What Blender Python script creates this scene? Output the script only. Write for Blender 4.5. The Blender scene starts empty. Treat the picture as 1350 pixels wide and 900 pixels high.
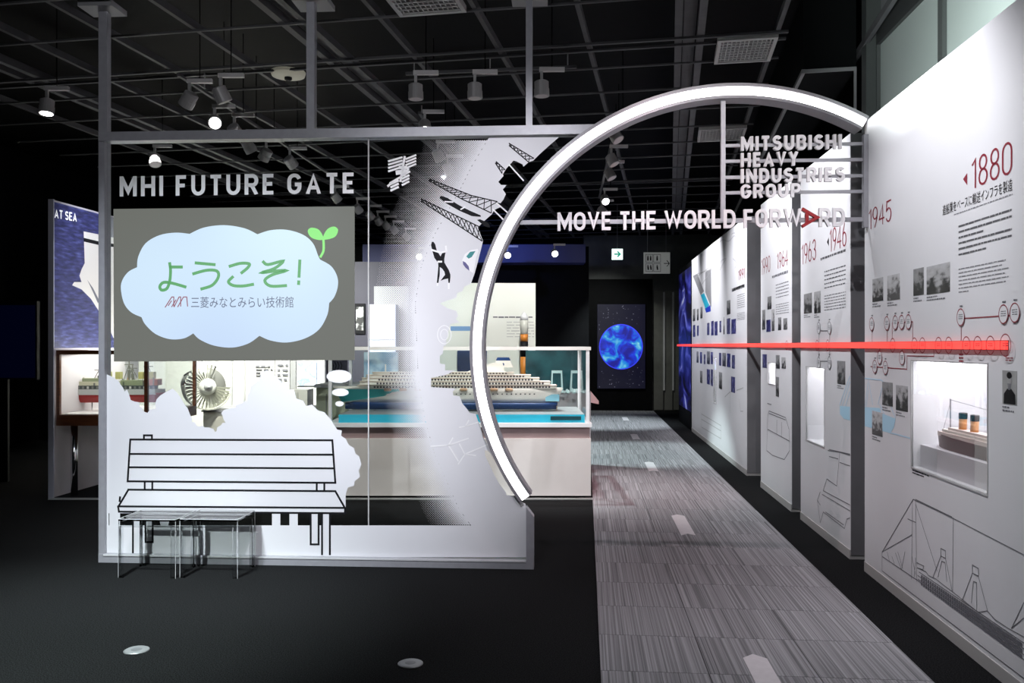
import bpy, math, random
from mathutils import Vector, Matrix, geometry
random.seed(7)
S = bpy.context.scene
C = S.collection
PI = math.pi
# ------------------------------------------------------------------ camera
F, CX, HY, EYE = 1125.0, 675.0, 455.0, 1.6      # focal length in px, centre column, horizon row, eye height
cam = bpy.data.cameras.new('camera'); cam.sensor_width = 36; cam.lens = 36 * F / 1350
cam.shift_y = 5 / 1350; cam.clip_start = .05; cam.clip_end = 200
co = bpy.data.objects.new('camera', cam); C.objects.link(co)
co.location = (0, 0, EYE); co.rotation_euler = (PI / 2, 0, 0); S.camera = co
# ------------------------------------------------------------------ world and view
w = bpy.data.worlds.new('world'); S.world = w; w.use_nodes = True
w.node_tree.nodes['Background'].inputs[0].default_value = (.75, .85, 1, 1)
w.node_tree.nodes['Background'].inputs[1].default_value = .012
S.view_settings.view_transform = 'Standard'; S.view_settings.look = 'None'
S.view_settings.exposure = 0; S.view_settings.gamma = 1; S.view_settings.use_curve_mapping = False
S.cycles.transparent_max_bounces = 32
S.cycles.max_bounces = 8; S.cycles.sample_clamp_indirect = 4

def lookrot(a, b): return (Vector(b) - Vector(a)).to_track_quat('-Z', 'Y').to_euler()
def spot(name, loc, to, power, deg, col=(1, 1, 1), blend=.6, size=.025):
    l = bpy.data.lights.new(name, 'SPOT'); l.energy = power; l.spot_size = math.radians(deg); l.spot_blend = blend
    l.color = col; l.shadow_soft_size = size
    o = bpy.data.objects.new(name, l); C.objects.link(o); o.location = loc; o.rotation_euler = lookrot(loc, to); return o
def area(name, loc, to, power, sx, sy, col=(1, 1, 1)):
    l = bpy.data.lights.new(name, 'AREA'); l.energy = power; l.shape = 'RECTANGLE'; l.size = sx; l.size_y = sy; l.color = col
    o = bpy.data.objects.new(name, l); C.objects.link(o); o.location = loc; o.rotation_euler = lookrot(loc, to); return o
COOL = (.86, .93, 1); PINK = (1, .80, .86)
# ceiling track spots aimed at the gate screen, then added fills
spot('screen_spot', (-2.6, 2.2, 4.0), (-2.3, 6.2, 1.0), 980, 48, COOL, .9)
spot('screen_spot', (-1.0, 2.2, 4.0), (-1.3, 6.2, .9), 480, 48, (.92, .93, 1), .9)
spot('screen_spot', (.2, 2.6, 4.0), (-.25, 6.1, 2.1), 400, 46, (.95, .93, 1), .9)
spot('beam_fill', (-1.6, .8, 3.9), (-1.6, 6.2, 3.2), 230, 60, (.93, .95, 1), .9)  # added fill brightening the top beam, poles and title, no fixture there
spot('sign_fill', (1.2, 2.2, 4.0), (1.5, 6.1, 2.8), 400, 31, (1, .95, .97), .9)  # added fill for the sign letters, which the ring alone leaves dim
# wall washers along the graphic panels
for y, p, dx in ((2.9, 110, 0), (4.7, 260, 0), (7.0, 330, 0), (8.7, 360, 0), (10.6, 500, 0), (13.2, 520, 0), (15.6, 330, 0)):
    X = 1.98 + y * .0862
    spot('panel_wash', (X - 1.35, y - .2, 4.05), (X, y + .2, 2.35), p, 76, (.95, .95, 1), .9)
# spots over the carpet runner
spot('path_spot', (.2, 9.6, 4.0), (1.15, 9.3, 0), 420, 52, (.86, 1, 1), .8)
spot('path_spot', (-1.2, 12.6, 3.9), (1.5, 12.6, 0), 1200, 40, (.82, 1, 1), .5)
spot('path_spot', (2.0, 16.5, 3.9), (1.9, 17.5, 0), 900, 54, (.85, .97, 1), .8)
spot('path_spot', (.9, 5.6, 4.0), (1.2, 5.8, 0), 150, 72, PINK, .9)
spot('path_spot', (1.0, 3.0, 4.0), (1.2, 3.4, 0), 120, 70, (.9, .95, 1), .9)
spot('path_red_fill', (2.2, 9.4, 3.9), (.9, 9.4, 0), 130, 60, (1, .10, .16), .8)  # added red fill, tints the carpet where the white spots are blocked
spot('floor_spot', (-2.6, 3.6, 4.0), (-2.5, 4.7, 0), 1700, 54, (.85, .97, .95), 1)
# spots on the model cases behind
spot('case_spot', (-1.2, 6.9, 4.0), (-.6, 9.3, .7), 500, 56, (1, .98, .95), .8)
spot('case_spot', (.5, 7.6, 4.0), (.2, 9.3, .8), 380, 50, (1, .95, .95), .8)
spot('board_spot', (.2, 9.4, 3.9), (0, 11.6, 1.7), 400, 52, (1, 1, .95), .8)
spot('hall_spot', (-3.5, 10.6, 3.9), (-3.6, 13.4, 1.5), 2200, 84, (1, .99, .93), .8)
spot('hall_spot', (-2.2, 9.8, 3.9), (-1.6, 13.4, 1.6), 330, 60, (.9, .93, 1), .8)
spot('poster_spot', (-3.6, 8.9, 3.9), (-4.55, 9.7, 2.4), 190, 62, (.8, .85, 1), .8)
spot('engine_spot', (-4.2, 9.9, 3.9), (-3.7, 11.6, 1.0), 900, 44, (1, .98, .9), .8)
spot('far_blue', (-.6, 14.6, 3.7), (-.4, 17.2, 3.3), 90, 70, (.2, .3, 1), .8)
spot('far_grey', (1.8, 18.4, 3.8), (2.2, 20.9, 1.5), 220, 70, (.95, 1, .95), .8)
spot('window_grey', (1.6, 4.6, 3.0), (2.9, 5.6, 3.9), 260, 70, (.9, 1, .97), .8)

# ------------------------------------------------------------------ frames
class Frame:
    def __init__(s, ox, oy, rz): s.o = Vector((ox, oy, 0)); s.rz = rz; s.x = Vector((math.cos(rz), math.sin(rz), 0)); s.y = Vector((-math.sin(rz), math.cos(rz), 0))
    def px(s, p, n=0):            # photo pixel -> (along, height) on the plane local y = n
        d = Vector(((p[0] - CX) / F, 1, 0)); t = (n + s.o.dot(s.y)) / d.dot(s.y); P = d * t - s.o
        return (P.dot(s.x), EYE + t * (HY - p[1]) / F)
    def floor(s, p, z=0):         # photo pixel -> local (x, y) on the horizontal plane z
        t = (z - EYE) * F / (HY - p[1]); P = Vector(((p[0] - CX) / F, 1, 0)) * t - s.o
        return (P.dot(s.x), P.dot(s.y))
GA = -math.atan(.0613)
G = Frame(0, 6.153, GA)                                   # the gate screen
TH = math.atan(97 / F)
W = Frame(1.98, 0, PI / 2 - TH)                           # faces of the graphic panels: x runs away from the camera, +y towards the aisle
K = Frame(0, 0, 0)                                        # world
CG = math.atan(208 / F)
def cp(px, py, Y): return ((px - CX) / F * Y, EYE + (HY - py) / F * Y)
def at_z(px, py, z): t = (z - EYE) * F / (HY - py); return ((px - CX) / F * t, t, z)

# ------------------------------------------------------------------ materials
MATS = {}
def mat(name, col=(.8, .8, .8), rough=.5, metal=0, emit=0, ecol=None, noise=0, nscale=8, spec=.5, bump=0):
    if name in MATS: return MATS[name]
    m = bpy.data.materials.new(name); m.use_nodes = True; nt = m.node_tree; b = nt.nodes['Principled BSDF']
    c = (*col, 1); b.inputs['Base Color'].default_value = c; b.inputs['Roughness'].default_value = rough; b.inputs['Metallic'].default_value = metal
    b.inputs['Specular IOR Level'].default_value = spec
    if emit: b.inputs['Emission Color'].default_value = (*(ecol or col), 1); b.inputs['Emission Strength'].default_value = emit
    if noise or bump:
        tc = nt.nodes.new('ShaderNodeTexCoord'); n = nt.nodes.new('ShaderNodeTexNoise'); n.inputs['Scale'].default_value = nscale; n.inputs['Detail'].default_value = 4
        nt.links.new(tc.outputs['Object'], n.inputs['Vector'])
        if noise:
            r = nt.nodes.new('ShaderNodeValToRGB'); e = r.color_ramp.elements; e[0].position = .3; e[1].position = .7
            e[0].color = (*[max(0, v * (1 - noise)) for v in col], 1); e[1].color = (*[min(1, v * (1 + noise)) for v in col], 1)
            nt.links.new(n.outputs['Fac'], r.inputs['Fac']); nt.links.new(r.outputs['Color'], b.inputs['Base Color'])
        if bump:
            bp = nt.nodes.new('ShaderNodeBump'); bp.inputs['Strength'].default_value = bump; nt.links.new(n.outputs['Fac'], bp.inputs['Height']); nt.links.new(bp.outputs['Normal'], b.inputs['Normal'])
    MATS[name] = m; return m
def ramp_mat(name, scale, stops, stretch=(1, 1, 1), rough=.5, emit=0, detail=6, dist=0, tex='NOISE', lit=True):
    """a procedural print: noise through a colour ramp"""
    if name in MATS: return MATS[name]
    m = bpy.data.materials.new(name); m.use_nodes = True; nt = m.node_tree; b = nt.nodes['Principled BSDF']; b.inputs['Roughness'].default_value = rough
    tc = nt.nodes.new('ShaderNodeTexCoord'); mp = nt.nodes.new('ShaderNodeMapping'); mp.inputs['Scale'].default_value = stretch
    nt.links.new(tc.outputs['Object'], mp.inputs['Vector'])
    if tex == 'VORONOI':
        n = nt.nodes.new('ShaderNodeTexVoronoi'); n.inputs['Scale'].default_value = scale; out = n.outputs['Distance']
    else:
        n = nt.nodes.new('ShaderNodeTexNoise'); n.inputs['Scale'].default_value = scale; n.inputs['Detail'].default_value = detail; n.inputs['Distortion'].default_value = dist; out = n.outputs['Fac']
    nt.links.new(mp.outputs['Vector'], n.inputs['Vector'])
    r = nt.nodes.new('ShaderNodeValToRGB'); el = r.color_ramp.elements
    while len(el) < len(stops): el.new(.5)
    for e, (p, c) in zip(el, stops): e.position = p; e.color = (*c, 1)
    nt.links.new(out, r.inputs['Fac'])
    if lit: nt.links.new(r.outputs['Color'], b.inputs['Base Color'])
    else: b.inputs['Base Color'].default_value = (.02, .02, .02, 1)
    if emit: nt.links.new(r.outputs['Color'], b.inputs['Emission Color']); b.inputs['Emission Strength'].default_value = emit
    MATS[name] = m; return m
def glass_mat(name, tint=(.97, .99, .98), refl=1.0, rough=.01):
    if name in MATS: return MATS[name]
    m = bpy.data.materials.new(name); m.use_nodes = True; nt = m.node_tree; nt.nodes.remove(nt.nodes['Principled BSDF'])
    o = nt.nodes['Material Output']; t = nt.nodes.new('ShaderNodeBsdfTransparent'); t.inputs[0].default_value = (*tint, 1)
    g = nt.nodes.new('ShaderNodeBsdfGlossy'); g.inputs['Roughness'].default_value = rough
    fr = nt.nodes.new('ShaderNodeFresnel'); fr.inputs[0].default_value = 1.45
    mu = nt.nodes.new('ShaderNodeMath'); mu.operation = 'MULTIPLY'; mu.inputs[1].default_value = refl
    mx = nt.nodes.new('ShaderNodeMixShader'); nt.links.new(fr.outputs[0], mu.inputs[0]); nt.links.new(mu.outputs[0], mx.inputs[0])
    nt.links.new(t.outputs[0], mx.inputs[1]); nt.links.new(g.outputs[0], mx.inputs[2]); nt.links.new(mx.outputs[0], o.inputs[0])
    MATS[name] = m; return m
alu = mat('brushed_aluminium', (.34, .34, .37), .38, .15, noise=.06, nscale=20)
white = mat('white_laminate', (.78, .78, .79), .5, noise=.02, nscale=3)
panelw = mat('panel_white', (.80, .80, .82), .42, noise=.02, nscale=2)
paneledge = mat('panel_grey_edge', (.16, .16, .17), .6, noise=.05)
black = mat('black_paint', (.0035, .0035, .004), .7, noise=.2, spec=.08)
blackmetal = mat('dark_grid_metal', (.07, .07, .075), .6, 0, noise=.1, spec=.2)
vinyl = mat('white_vinyl', (.74, .74, .77), .5, noise=.015, nscale=2)
ink = mat('black_ink', (.008, .008, .010), .6, spec=.15)
greyink = mat('grey_ink', (.16, .16, .18), .6)
redink = mat('dark_red_ink', (.26, .012, .03), .5)
glass = glass_mat('clear_glass', refl=.3)
caseglass = glass_mat('case_glass', (.975, .99, .985), refl=.35)
acrylic = glass_mat('clear_acrylic', (.975, .98, .985), refl=1.0, rough=.03)
acryledge = glass_mat('acrylic_edge', (.93, .94, .95), refl=1.2, rough=.05)
wood = ramp_mat('brown_wood', 5, [(.3, (.075, .022, .008)), (.7, (.15, .05, .018))], (1, 1, 9), .35)
chrome = mat('chrome', (.75, .75, .77), .12, 1)
lightgrey = mat('light_grey', (.5, .5, .5), .5, noise=.05)
midgrey = mat('mid_grey', (.25, .25, .26), .5, noise=.06)

# ------------------------------------------------------------------ mesh builder
class MB:
    def __init__(s): s.v = []; s.f = []
    def add(s, vs, fs):
        b = len(s.v); s.v += [tuple(v) for v in vs]; s.f += [tuple(i + b for i in f) for f in fs]; return s
    def box(s, x0, x1, y0, y1, z0, z1):
        return s.add([(x, y, z) for z in (z0, z1) for y in (y0, y1) for x in (x0, x1)], [(0, 2, 3, 1), (4, 5, 7, 6), (0, 1, 5, 4), (2, 6, 7, 3), (0, 4, 6, 2), (1, 3, 7, 5)])
    def prism(s, poly, y0, y1):       # polygon in (x, z) extruded along y
        n = len(poly)
        s.add([(x, y0, z) for x, z in poly] + [(x, y1, z) for x, z in poly], [tuple(range(n)), tuple(range(2 * n - 1, n - 1, -1))] + [(i, i + n, (i + 1) % n + n, (i + 1) % n) for i in range(n)]); return s
    def slab(s, poly, z0, z1):        # polygon in (x, y) extruded along z
        n = len(poly)
        s.add([(x, y, z0) for x, y in poly] + [(x, y, z1) for x, y in poly], [tuple(range(n - 1, -1, -1)), tuple(range(n, 2 * n))] + [(i, (i + 1) % n, (i + 1) % n + n, i + n) for i in range(n)]); return s
    def poly(s, pts, y=0): return s.add([(x, y, z) for x, z in pts], [tuple(range(len(pts)))])
    def tube(s, a, b, r, n=10, r2=None):
        a, b = Vector(a), Vector(b); d = (b - a).normalized(); u = d.orthogonal().normalized(); v = d.cross(u); r2 = r if r2 is None else r2
        vs = [a + (u * math.cos(2 * PI * i / n) + v * math.sin(2 * PI * i / n)) * r for i in range(n)] + [b + (u * math.cos(2 * PI * i / n) + v * math.sin(2 * PI * i / n)) * r2 for i in range(n)]
        return s.add(vs, [(i, (i + 1) % n, (i + 1) % n + n, i + n) for i in range(n)] + [tuple(range(n - 1, -1, -1)), tuple(range(n, 2 * n))])
    def path(s, pts, r, n=6):
        for a, b in zip(pts, pts[1:]): s.tube(a, b, r, n)
        return s
    def lathe(s, prof, n=20, c=(0, 0, 0), axis='z'):
        def P(r, h, a):
            x, y = r * math.cos(a), r * math.sin(a)
            q = (x, y, h) if axis == 'z' else (h, x, y) if axis == 'x' else (x, h, y)
            return (q[0] + c[0], q[1] + c[1], q[2] + c[2])
        vs = [P(r, h, 2 * PI * i / n) for r, h in prof for i in range(n)]; fs = []
        for k in range(len(prof) - 1):
            for i in range(n): fs.append((k * n + i, k * n + (i + 1) % n, (k + 1) * n + (i + 1) % n, (k + 1) * n + i))
        fs += [tuple(range(n - 1, -1, -1)), tuple(range((len(prof) - 1) * n, len(prof) * n))]
        return s.add(vs, fs)
    def ribbon(s, pts, wd, y=0, y1=None, closed=False, zclamp=None, cap=0):
        """stroke of width wd along 2D points (x, z); flat at y, or solid between y and y1"""
        p = [Vector(q) for q in pts]; q = []
        for a in p:
            if not q or (a - q[-1]).length > 1e-6: q.append(a)
        p = q
        if len(p) < 2: return s
        if closed and (p[0] - p[-1]).length < 1e-6: p.pop()
        if cap and not closed:
            p[0] = p[0] + (p[0] - p[1]).normalized() * cap; p[-1] = p[-1] + (p[-1] - p[-2]).normalized() * cap
        n = len(p); L = []; R = []
        for i in range(n):
            a = p[i - 1] if (i or closed) else None; b = p[(i + 1) % n] if (i < n - 1 or closed) else None
            d1 = (p[i] - a).normalized() if a is not None else None; d2 = (b - p[i]).normalized() if b is not None else None
            d = (d1 + d2) if d1 is not None and d2 is not None else (d1 if d1 is not None else d2)
            if d.length < 1e-4: d = d1
            d = d.normalized(); nn = Vector((-d.y, d.x)); k = 1
            if d1 is not None and d2 is not None: k = 1 / max(.42, nn.dot(Vector((-d1.y, d1.x))))
            L.append(p[i] + nn * wd / 2 * k); R.append(p[i] - nn * wd / 2 * k)
        if zclamp:
            for V in L + R: V.y = min(max(V.y, zclamp[0]), zclamp[1])
        m = n if closed else n - 1
        if y1 is None:
            s.add([(v.x, y, v.y) for v in L + R], [(i + n, (i + 1) % n + n, (i + 1) % n, i) for i in range(m)])
        else:
            vs = [(v.x, yy, v.y) for yy in (y, y1) for v in L + R]; fs = []
            for i in range(m):
                j = (i + 1) % n
                fs += [(i + n, j + n, j, i), (2 * n + i, 2 * n + j, 3 * n + j, 3 * n + i), (i, j, 2 * n + j, 2 * n + i), (i + n, 3 * n + i, 3 * n + j, j + n)]
            if not closed: fs += [(0, 2 * n, 3 * n, n), (n - 1, 2 * n - 1, 4 * n - 1, 3 * n - 1)]
            s.add(vs, fs)
        return s
    def build(s, name, m, parent=None, fr=None, smooth=False):
        me = bpy.data.meshes.new(name); me.from_pydata(s.v, [], s.f); me.update()
        me.materials.append(m)
        if smooth:
            for p in me.polygons: p.use_smooth = True
        o = bpy.data.objects.new(name, me); C.objects.link(o)
        if parent is not None: o.parent = parent
        if fr is not None: place(o, fr)
        return o
def place(o, fr): o.location = fr.o; o.rotation_euler = (0, 0, fr.rz)
def tag(o, label, cat, group=None):
    o['label'] = label; o['category'] = cat
    if group: o['group'] = group
    return o
def struct(o): o['kind'] = 'structure'; return o
def thing(name, label, cat, fr=None, loc=None, rz=0, group=None):
    o = bpy.data.objects.new(name, None); o.empty_display_size = .1; C.objects.link(o)
    if fr: place(o, fr)
    if loc: o.location = loc; o.rotation_euler = (0, 0, rz)
    return tag(o, label, cat, group)
def copy_tree(o, parent=None):
    c = o.copy(); C.objects.link(c); c.parent = parent
    for ch in [x for x in C.objects if x.parent == o]: copy_tree(ch, c)
    return c
def inside(p, poly):
    x, y = p; r = False; n = len(poly)
    for i in range(n):
        x1, y1 = poly[i]; x2, y2 = poly[i - 1]
        if (y1 > y) != (y2 > y) and x < (x2 - x1) * (y - y1) / (y2 - y1) + x1: r = not r
    return r
def cdt(loops, test):
    """constrained triangulation of the loops; keeps triangles whose centre passes test"""
    vs, es = [], []
    for lp in loops:
        b = len(vs); vs += [Vector(p) for p in lp]; es += [(b + i, b + (i + 1) % len(lp)) for i in range(len(lp))]
    V, E_, T, *_ = geometry.delaunay_2d_cdt(vs, es, [], 0, 1e-5)
    out = []
    for t in T:
        c = sum((V[i] for i in t), Vector((0, 0))) / len(t)
        if test((c.x, c.y)): out.append(tuple(t))
    return [(v.x, v.y) for v in V], out
def components(T):
    par = {}
    def find(a):
        while par.setdefault(a, a) != a: par[a] = par[par[a]]; a = par[a]
        return a
    for t in T:
        for i in t[1:]: par[find(i)] = find(t[0])
    out = {}
    for t in T: out.setdefault(find(t[0]), []).append(t)
    return [c for c in out.values() if len(c) > 1]
def interp(tab, y):
    for (a, *va), (b, *vb) in zip(tab, tab[1:]):
        if a <= y <= b: t = (y - a) / (b - a); return [p + (q - p) * t for p, q in zip(va, vb)]
    return tab[0][1:] if y < tab[0][0] else tab[-1][1:]
def ell(cx, cy, rx, ry, n=24, a0=0): return [(cx + rx * math.cos(a0 + 2 * PI * i / n), cy + ry * math.sin(a0 + 2 * PI * i / n)) for i in range(n)]
def smoothpts(pts, k=4, closed=False):
    n = len(pts); out = []
    rng = range(n if closed else n - 1)
    for i in rng:
        g = lambda j: Vector(pts[j % n]) if closed else Vector(pts[min(max(j, 0), n - 1)])
        a, b, c, d = g(i - 1), g(i), g(i + 1), g(i + 2)
        for j in range(k):
            t = j / k
            out.append(tuple(.5 * ((2 * b) + (c - a) * t + (2 * a - 5 * b + 4 * c - d) * t * t + (3 * b - a - 3 * c + d) * t ** 3)))
    if not closed: out.append(tuple(pts[-1]))
    return out

# ------------------------------------------------------------------ a monoline capital alphabet
def arc(cx, cy, rx, ry, a0, a1, n=10): return [(cx + rx * math.cos(math.radians(a0 + (a1 - a0) * i / n)), cy + ry * math.sin(math.radians(a0 + (a1 - a0) * i / n))) for i in range(n + 1)]
GL = {
 'A': (.72, [[(0, -.12), (.5, 1.02), (1, -.12)], [(.22, .26), (.78, .26)]]), 'B': (.64, [[(0, 0), (0, 1), (.55, 1)] + arc(.6, .765, .36, .235, 90, -90) + [(.1, .53)], [(.1, .53), (.6, .53)] + arc(.65, .265, .35, .265, 90, -90) + [(0, 0)]]),
 'D': (.66, [[(0, 0), (0, 1), (.45, 1)] + arc(.45, .6, .55, .4, 90, 0) + arc(.45, .4, .55, .4, 0, -90) + [(0, 0)]]), 'E': (.56, [[(1.1, 1), (0, 1), (0, 0), (1.1, 0)], [(0, .52), (.95, .52)]]),
 'F': (.54, [[(0, -.1), (0, 1), (1.1, 1)], [(0, .5), (.95, .5)]]), 'G': (.66, [arc(.5, .68, .5, .32, 20, 180) + arc(.5, .32, .5, .32, 180, 360) + [(1, .46), (.55, .46)]]),
 'H': (.68, [[(0, -.1), (0, 1.1)], [(1, -.1), (1, 1.1)], [(0, .5), (1, .5)]]), 'I': (0, [[(0, -.1), (0, 1.1)]]), 'L': (.54, [[(0, 1.1), (0, 0), (1.1, 0)]]),
 'M': (.82, [[(0, -.1), (0, 1.1)], [(1, -.1), (1, 1.1)], [(.02, 1.02), (.5, .2), (.98, 1.02)]]), 'N': (.7, [[(0, -.1), (0, 1.1)], [(1, -.1), (1, 1.1)], [(.03, 1.02), (.97, -.02)]]),
 'O': (.67, [arc(.5, .68, .5, .32, 0, 180) + arc(.5, .32, .5, .32, 180, 360) + [(1, .68)]]), 'P': (.63, [[(0, -.1), (0, 1), (.6, 1)] + arc(.62, .72, .38, .28, 90, -90) + [(0, .44)]]),
 'R': (.65, [[(0, -.1), (0, 1), (.6, 1)] + arc(.62, .73, .38, .27, 90, -90) + [(0, .46)], [(.52, .46), (1.0, -.1)]]),
 'S': (.61, [arc(.5, .745, .48, .255, 25, 180, 9) + arc(.5, .745, .48, .22, 180, 262, 5) + arc(.5, .265, .5, .265, 80, 0, 5) + arc(.5, .265, .5, .265, 0, -155, 9)]),
 'T': (.6, [[(-.1, 1), (1.1, 1)], [(.5, 1), (.5, -.1)]]), 'U': (.66, [[(0, 1.1), (0, .34)] + arc(.5, .34, .5, .34, 180, 360) + [(1, 1.1)]]),
 'V': (.68, [[(0, 1.12), (.5, -.02), (1, 1.12)]]), 'W': (1.0, [[(0, 1.12), (.25, -.02), (.5, .95), (.75, -.02), (1, 1.12)]]), 'Y': (.66, [[(0, 1.1), (.5, .42), (1, 1.1)], [(.5, .42), (.5, -.1)]]),
 '0': (.46, [arc(.5, .72, .5, .28, 0, 180) + arc(.5, .28, .5, .28, 180, 360) + [(1, .72)]]), '1': (.26, [[(0, .8), (.9, 1), (.9, -.05)]]),
 '3': (.46, [arc(.45, .76, .45, .24, 160, -90) + [(.4, .52)], [(.4, .52)] + arc(.5, .26, .5, .26, 90, -160)]), '4': (.5, [[(.7, -.05), (.7, 1), (0, .28), (1.05, .28)]]),
 '5': (.46, [[(1, 1), (.12, 1), (.05, .56)] + arc(.48, .33, .52, .33, 120, -155)]), '6': (.46, [arc(.5, .3, .5, .3, 0, 360, 16), [(.0, .32), (.12, .62), (.6, 1.05)]]),
 '8': (.46, [arc(.5, .76, .44, .24, 0, 360, 16), arc(.5, .26, .5, .26, 0, 360, 16)]), '9': (.46, [arc(.5, .7, .5, .3, 0, 360, 16), [(1, .68), (.88, .38), (.4, -.05)]]),
}
def text_layout(txt, wd, gap=.13, space=.30):
    x = 0; out = []
    for ch in txt:
        if ch == ' ': x += space; continue
        gw = max(GL[ch][0], 0) + (wd if ch == 'I' else 0); gw = max(gw, wd)
        out.append((ch, x, gw)); x += gw + gap
    return out, x - gap
def stroke_glyph(mb, ch, wd, x0, gw, tf, y=0, y1=None, zc=True):
    """tf maps unit letter space (x, z in 0..1) to the local plane"""
    for pl in GL[ch][1]:
        closed = len(pl) > 4 and (Vector(pl[0]) - Vector(pl[-1])).length < 1e-4
        pts = [(x0 + wd / 2 + a * (gw - wd), wd / 2 + b * (1 - wd)) for a, b in pl]
        tmp = MB(); tmp.ribbon(pts, wd, 0, None if y1 is None else 1, closed, (0, 1) if zc else None)
        mb.add([(tf(v[0], v[2])[0], y if v[1] == 0 else y1, tf(v[0], v[2])[1]) for v in tmp.v], tmp.f)
def letters(txt, wd, quad, y, y1, name, m, parent, each=True, gap=.13, space=.30, skip='', mb=None):
    """letters filling the quad bl, br, tl (local x, z)"""
    lay, tot = text_layout(txt, wd, gap, space); bl, br, tl = quad
    def tf(a, b): u = a / tot; return (bl[0] + (br[0] - bl[0]) * u + (tl[0] - bl[0]) * b, bl[1] + (br[1] - bl[1]) * u + (tl[1] - bl[1]) * b)
    one = mb or MB()
    for i, (ch, x, gw) in enumerate(lay):
        if each: one = MB()
        if i not in (skip or ()): stroke_glyph(one, ch, wd, x, gw, tf, y, y1)
        if each and one.v: one.build(name, m, parent)
    if not each and mb is None: return one.build(name, m, parent)
    return tf, lay
def cjk(txt, x0, z0, height, width, y, name, m, parent, flip=False):
    cu = bpy.data.curves.new('txt', 'FONT'); cu.body = txt; o = bpy.data.objects.new('txt', cu); C.objects.link(o); bpy.context.view_layer.update()
    me = o.to_mesh(); vs = [v.co.copy() for v in me.vertices]; fs = [tuple(p.vertices) for p in me.polygons]
    xa, xb = min(v.x for v in vs), max(v.x for v in vs); za, zb = min(v.y for v in vs), max(v.y for v in vs)
    k = -1 if flip else 1
    mb = MB(); mb.add([(x0 + k * (v.x - xa) / (xb - xa) * width, y, z0 + (v.y - za) / (zb - za) * height) for v in vs], fs)
    o.to_mesh_clear(); bpy.data.objects.remove(o); bpy.data.curves.remove(cu)
    return mb.build(name, m, parent)
def text_rows(mb, xa, xb, z1, z0, rows, y, lens=None, chunk=(.012, .05), gap=.006, fill=.5):
    """tiny unreadable print: rows of short ink dashes, xa -> xb in reading direction"""
    k = 1 if xb > xa else -1; L = abs(xb - xa); p = (z1 - z0) / rows
    for r in range(rows):
        x = 0; end = L * (lens[r] if lens else 1); zt = z1 - r * p
        while x < end - .004:
            c = min(random.uniform(*chunk), end - x); h = p * fill * random.uniform(.8, 1)
            a, b = xa + k * x, xa + k * (x + c); mb.poly([(a, zt), (b, zt), (b, zt - h), (a, zt - h)], y); x += c + gap
    return mb

# ================================================================== THE SETTING
def carpet_mat():
    m = bpy.data.materials.new('black_carpet'); m.use_nodes = True; nt = m.node_tree; b = nt.nodes['Principled BSDF']; b.inputs['Roughness'].default_value = .95; b.inputs['Specular IOR Level'].default_value = .04
    tc = nt.nodes.new('ShaderNodeTexCoord'); n = nt.nodes.new('ShaderNodeTexNoise'); n.inputs['Scale'].default_value = 160; n.inputs['Detail'].default_value = 3
    r = nt.nodes.new('ShaderNodeValToRGB'); e = r.color_ramp.elements; e[0].position = .35; e[0].color = (.001, .001, .0012, 1); e[1].position = .72; e[1].color = (.024, .025, .026, 1)
    nt.links.new(tc.outputs['Object'], n.inputs['Vector']); nt.links.new(n.outputs['Fac'], r.inputs['Fac']); nt.links.new(r.outputs['Color'], b.inputs['Base Color'])
    bp = nt.nodes.new('ShaderNodeBump'); bp.inputs['Strength'].default_value = .5; nt.links.new(n.outputs['Fac'], bp.inputs['Height']); nt.links.new(bp.outputs['Normal'], b.inputs['Normal'])
    return m
carpet = carpet_mat()
struct(MB().box(-8, 6.5, -3, 21.6, -.12, 0).build('floor', carpet))
ceil = struct(MB().box(-8, 6.5, -3, 21.6, 4.75, 4.9).build('ceiling', black))
struct(MB().box(-8.1, -8, -3, 21.6, 0, 4.75).build('wall_left', black))
struct(MB().box(-8, 6.5, -3.1, -3, 0, 4.75).build('wall_front', black))
wb = struct(MB().box(-8, 6.5, 21.6, 21.7, 0, 4.75).build('wall_back', black))
struct(MB().box(6.5, 6.6, -3, 21.6, 0, 4.75).build('wall_side', black)).name = 'wall_far_right'
# the right wall behind the panels, with its high frosted windows
wr = struct(MB().box(-2.5, 7.36, -.6, -.5, 0, 4.75).build('wall_right', paneledge, None, W))
frost = mat('frosted_window', (.34, .38, .37), .35, noise=.05, nscale=1)
for i, (a, b) in enumerate(((5.98, 7.22), (3.9, 5.9), (1.8, 3.8))):
    wn = struct(MB().box(a, b, -.5, -.49, 3.0, 4.12).build('window_%d' % (i + 1), frost, None, W))
    fm = MB()
    for q in ((a - .04, a, 3.0, 4.16), (b, b + .04, 3.0, 4.16)): fm.box(q[0], q[1], -.5, -.46, q[2], q[3])
    fm.build('window_frame', mat('window_frame_dark', (.06, .065, .065), .5), wn)
    MB().box(a - .04, b + .04, -.5, -.46, 4.12, 4.3).build('window_head', mat('window_head_dark', (.03, .032, .033), .5), wn)
MB().box(7.24, 7.36, -.52, -.38, 0, 4.7).build('corner_post', mat('post_grey', (.05, .055, .055), .5), wr)
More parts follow.
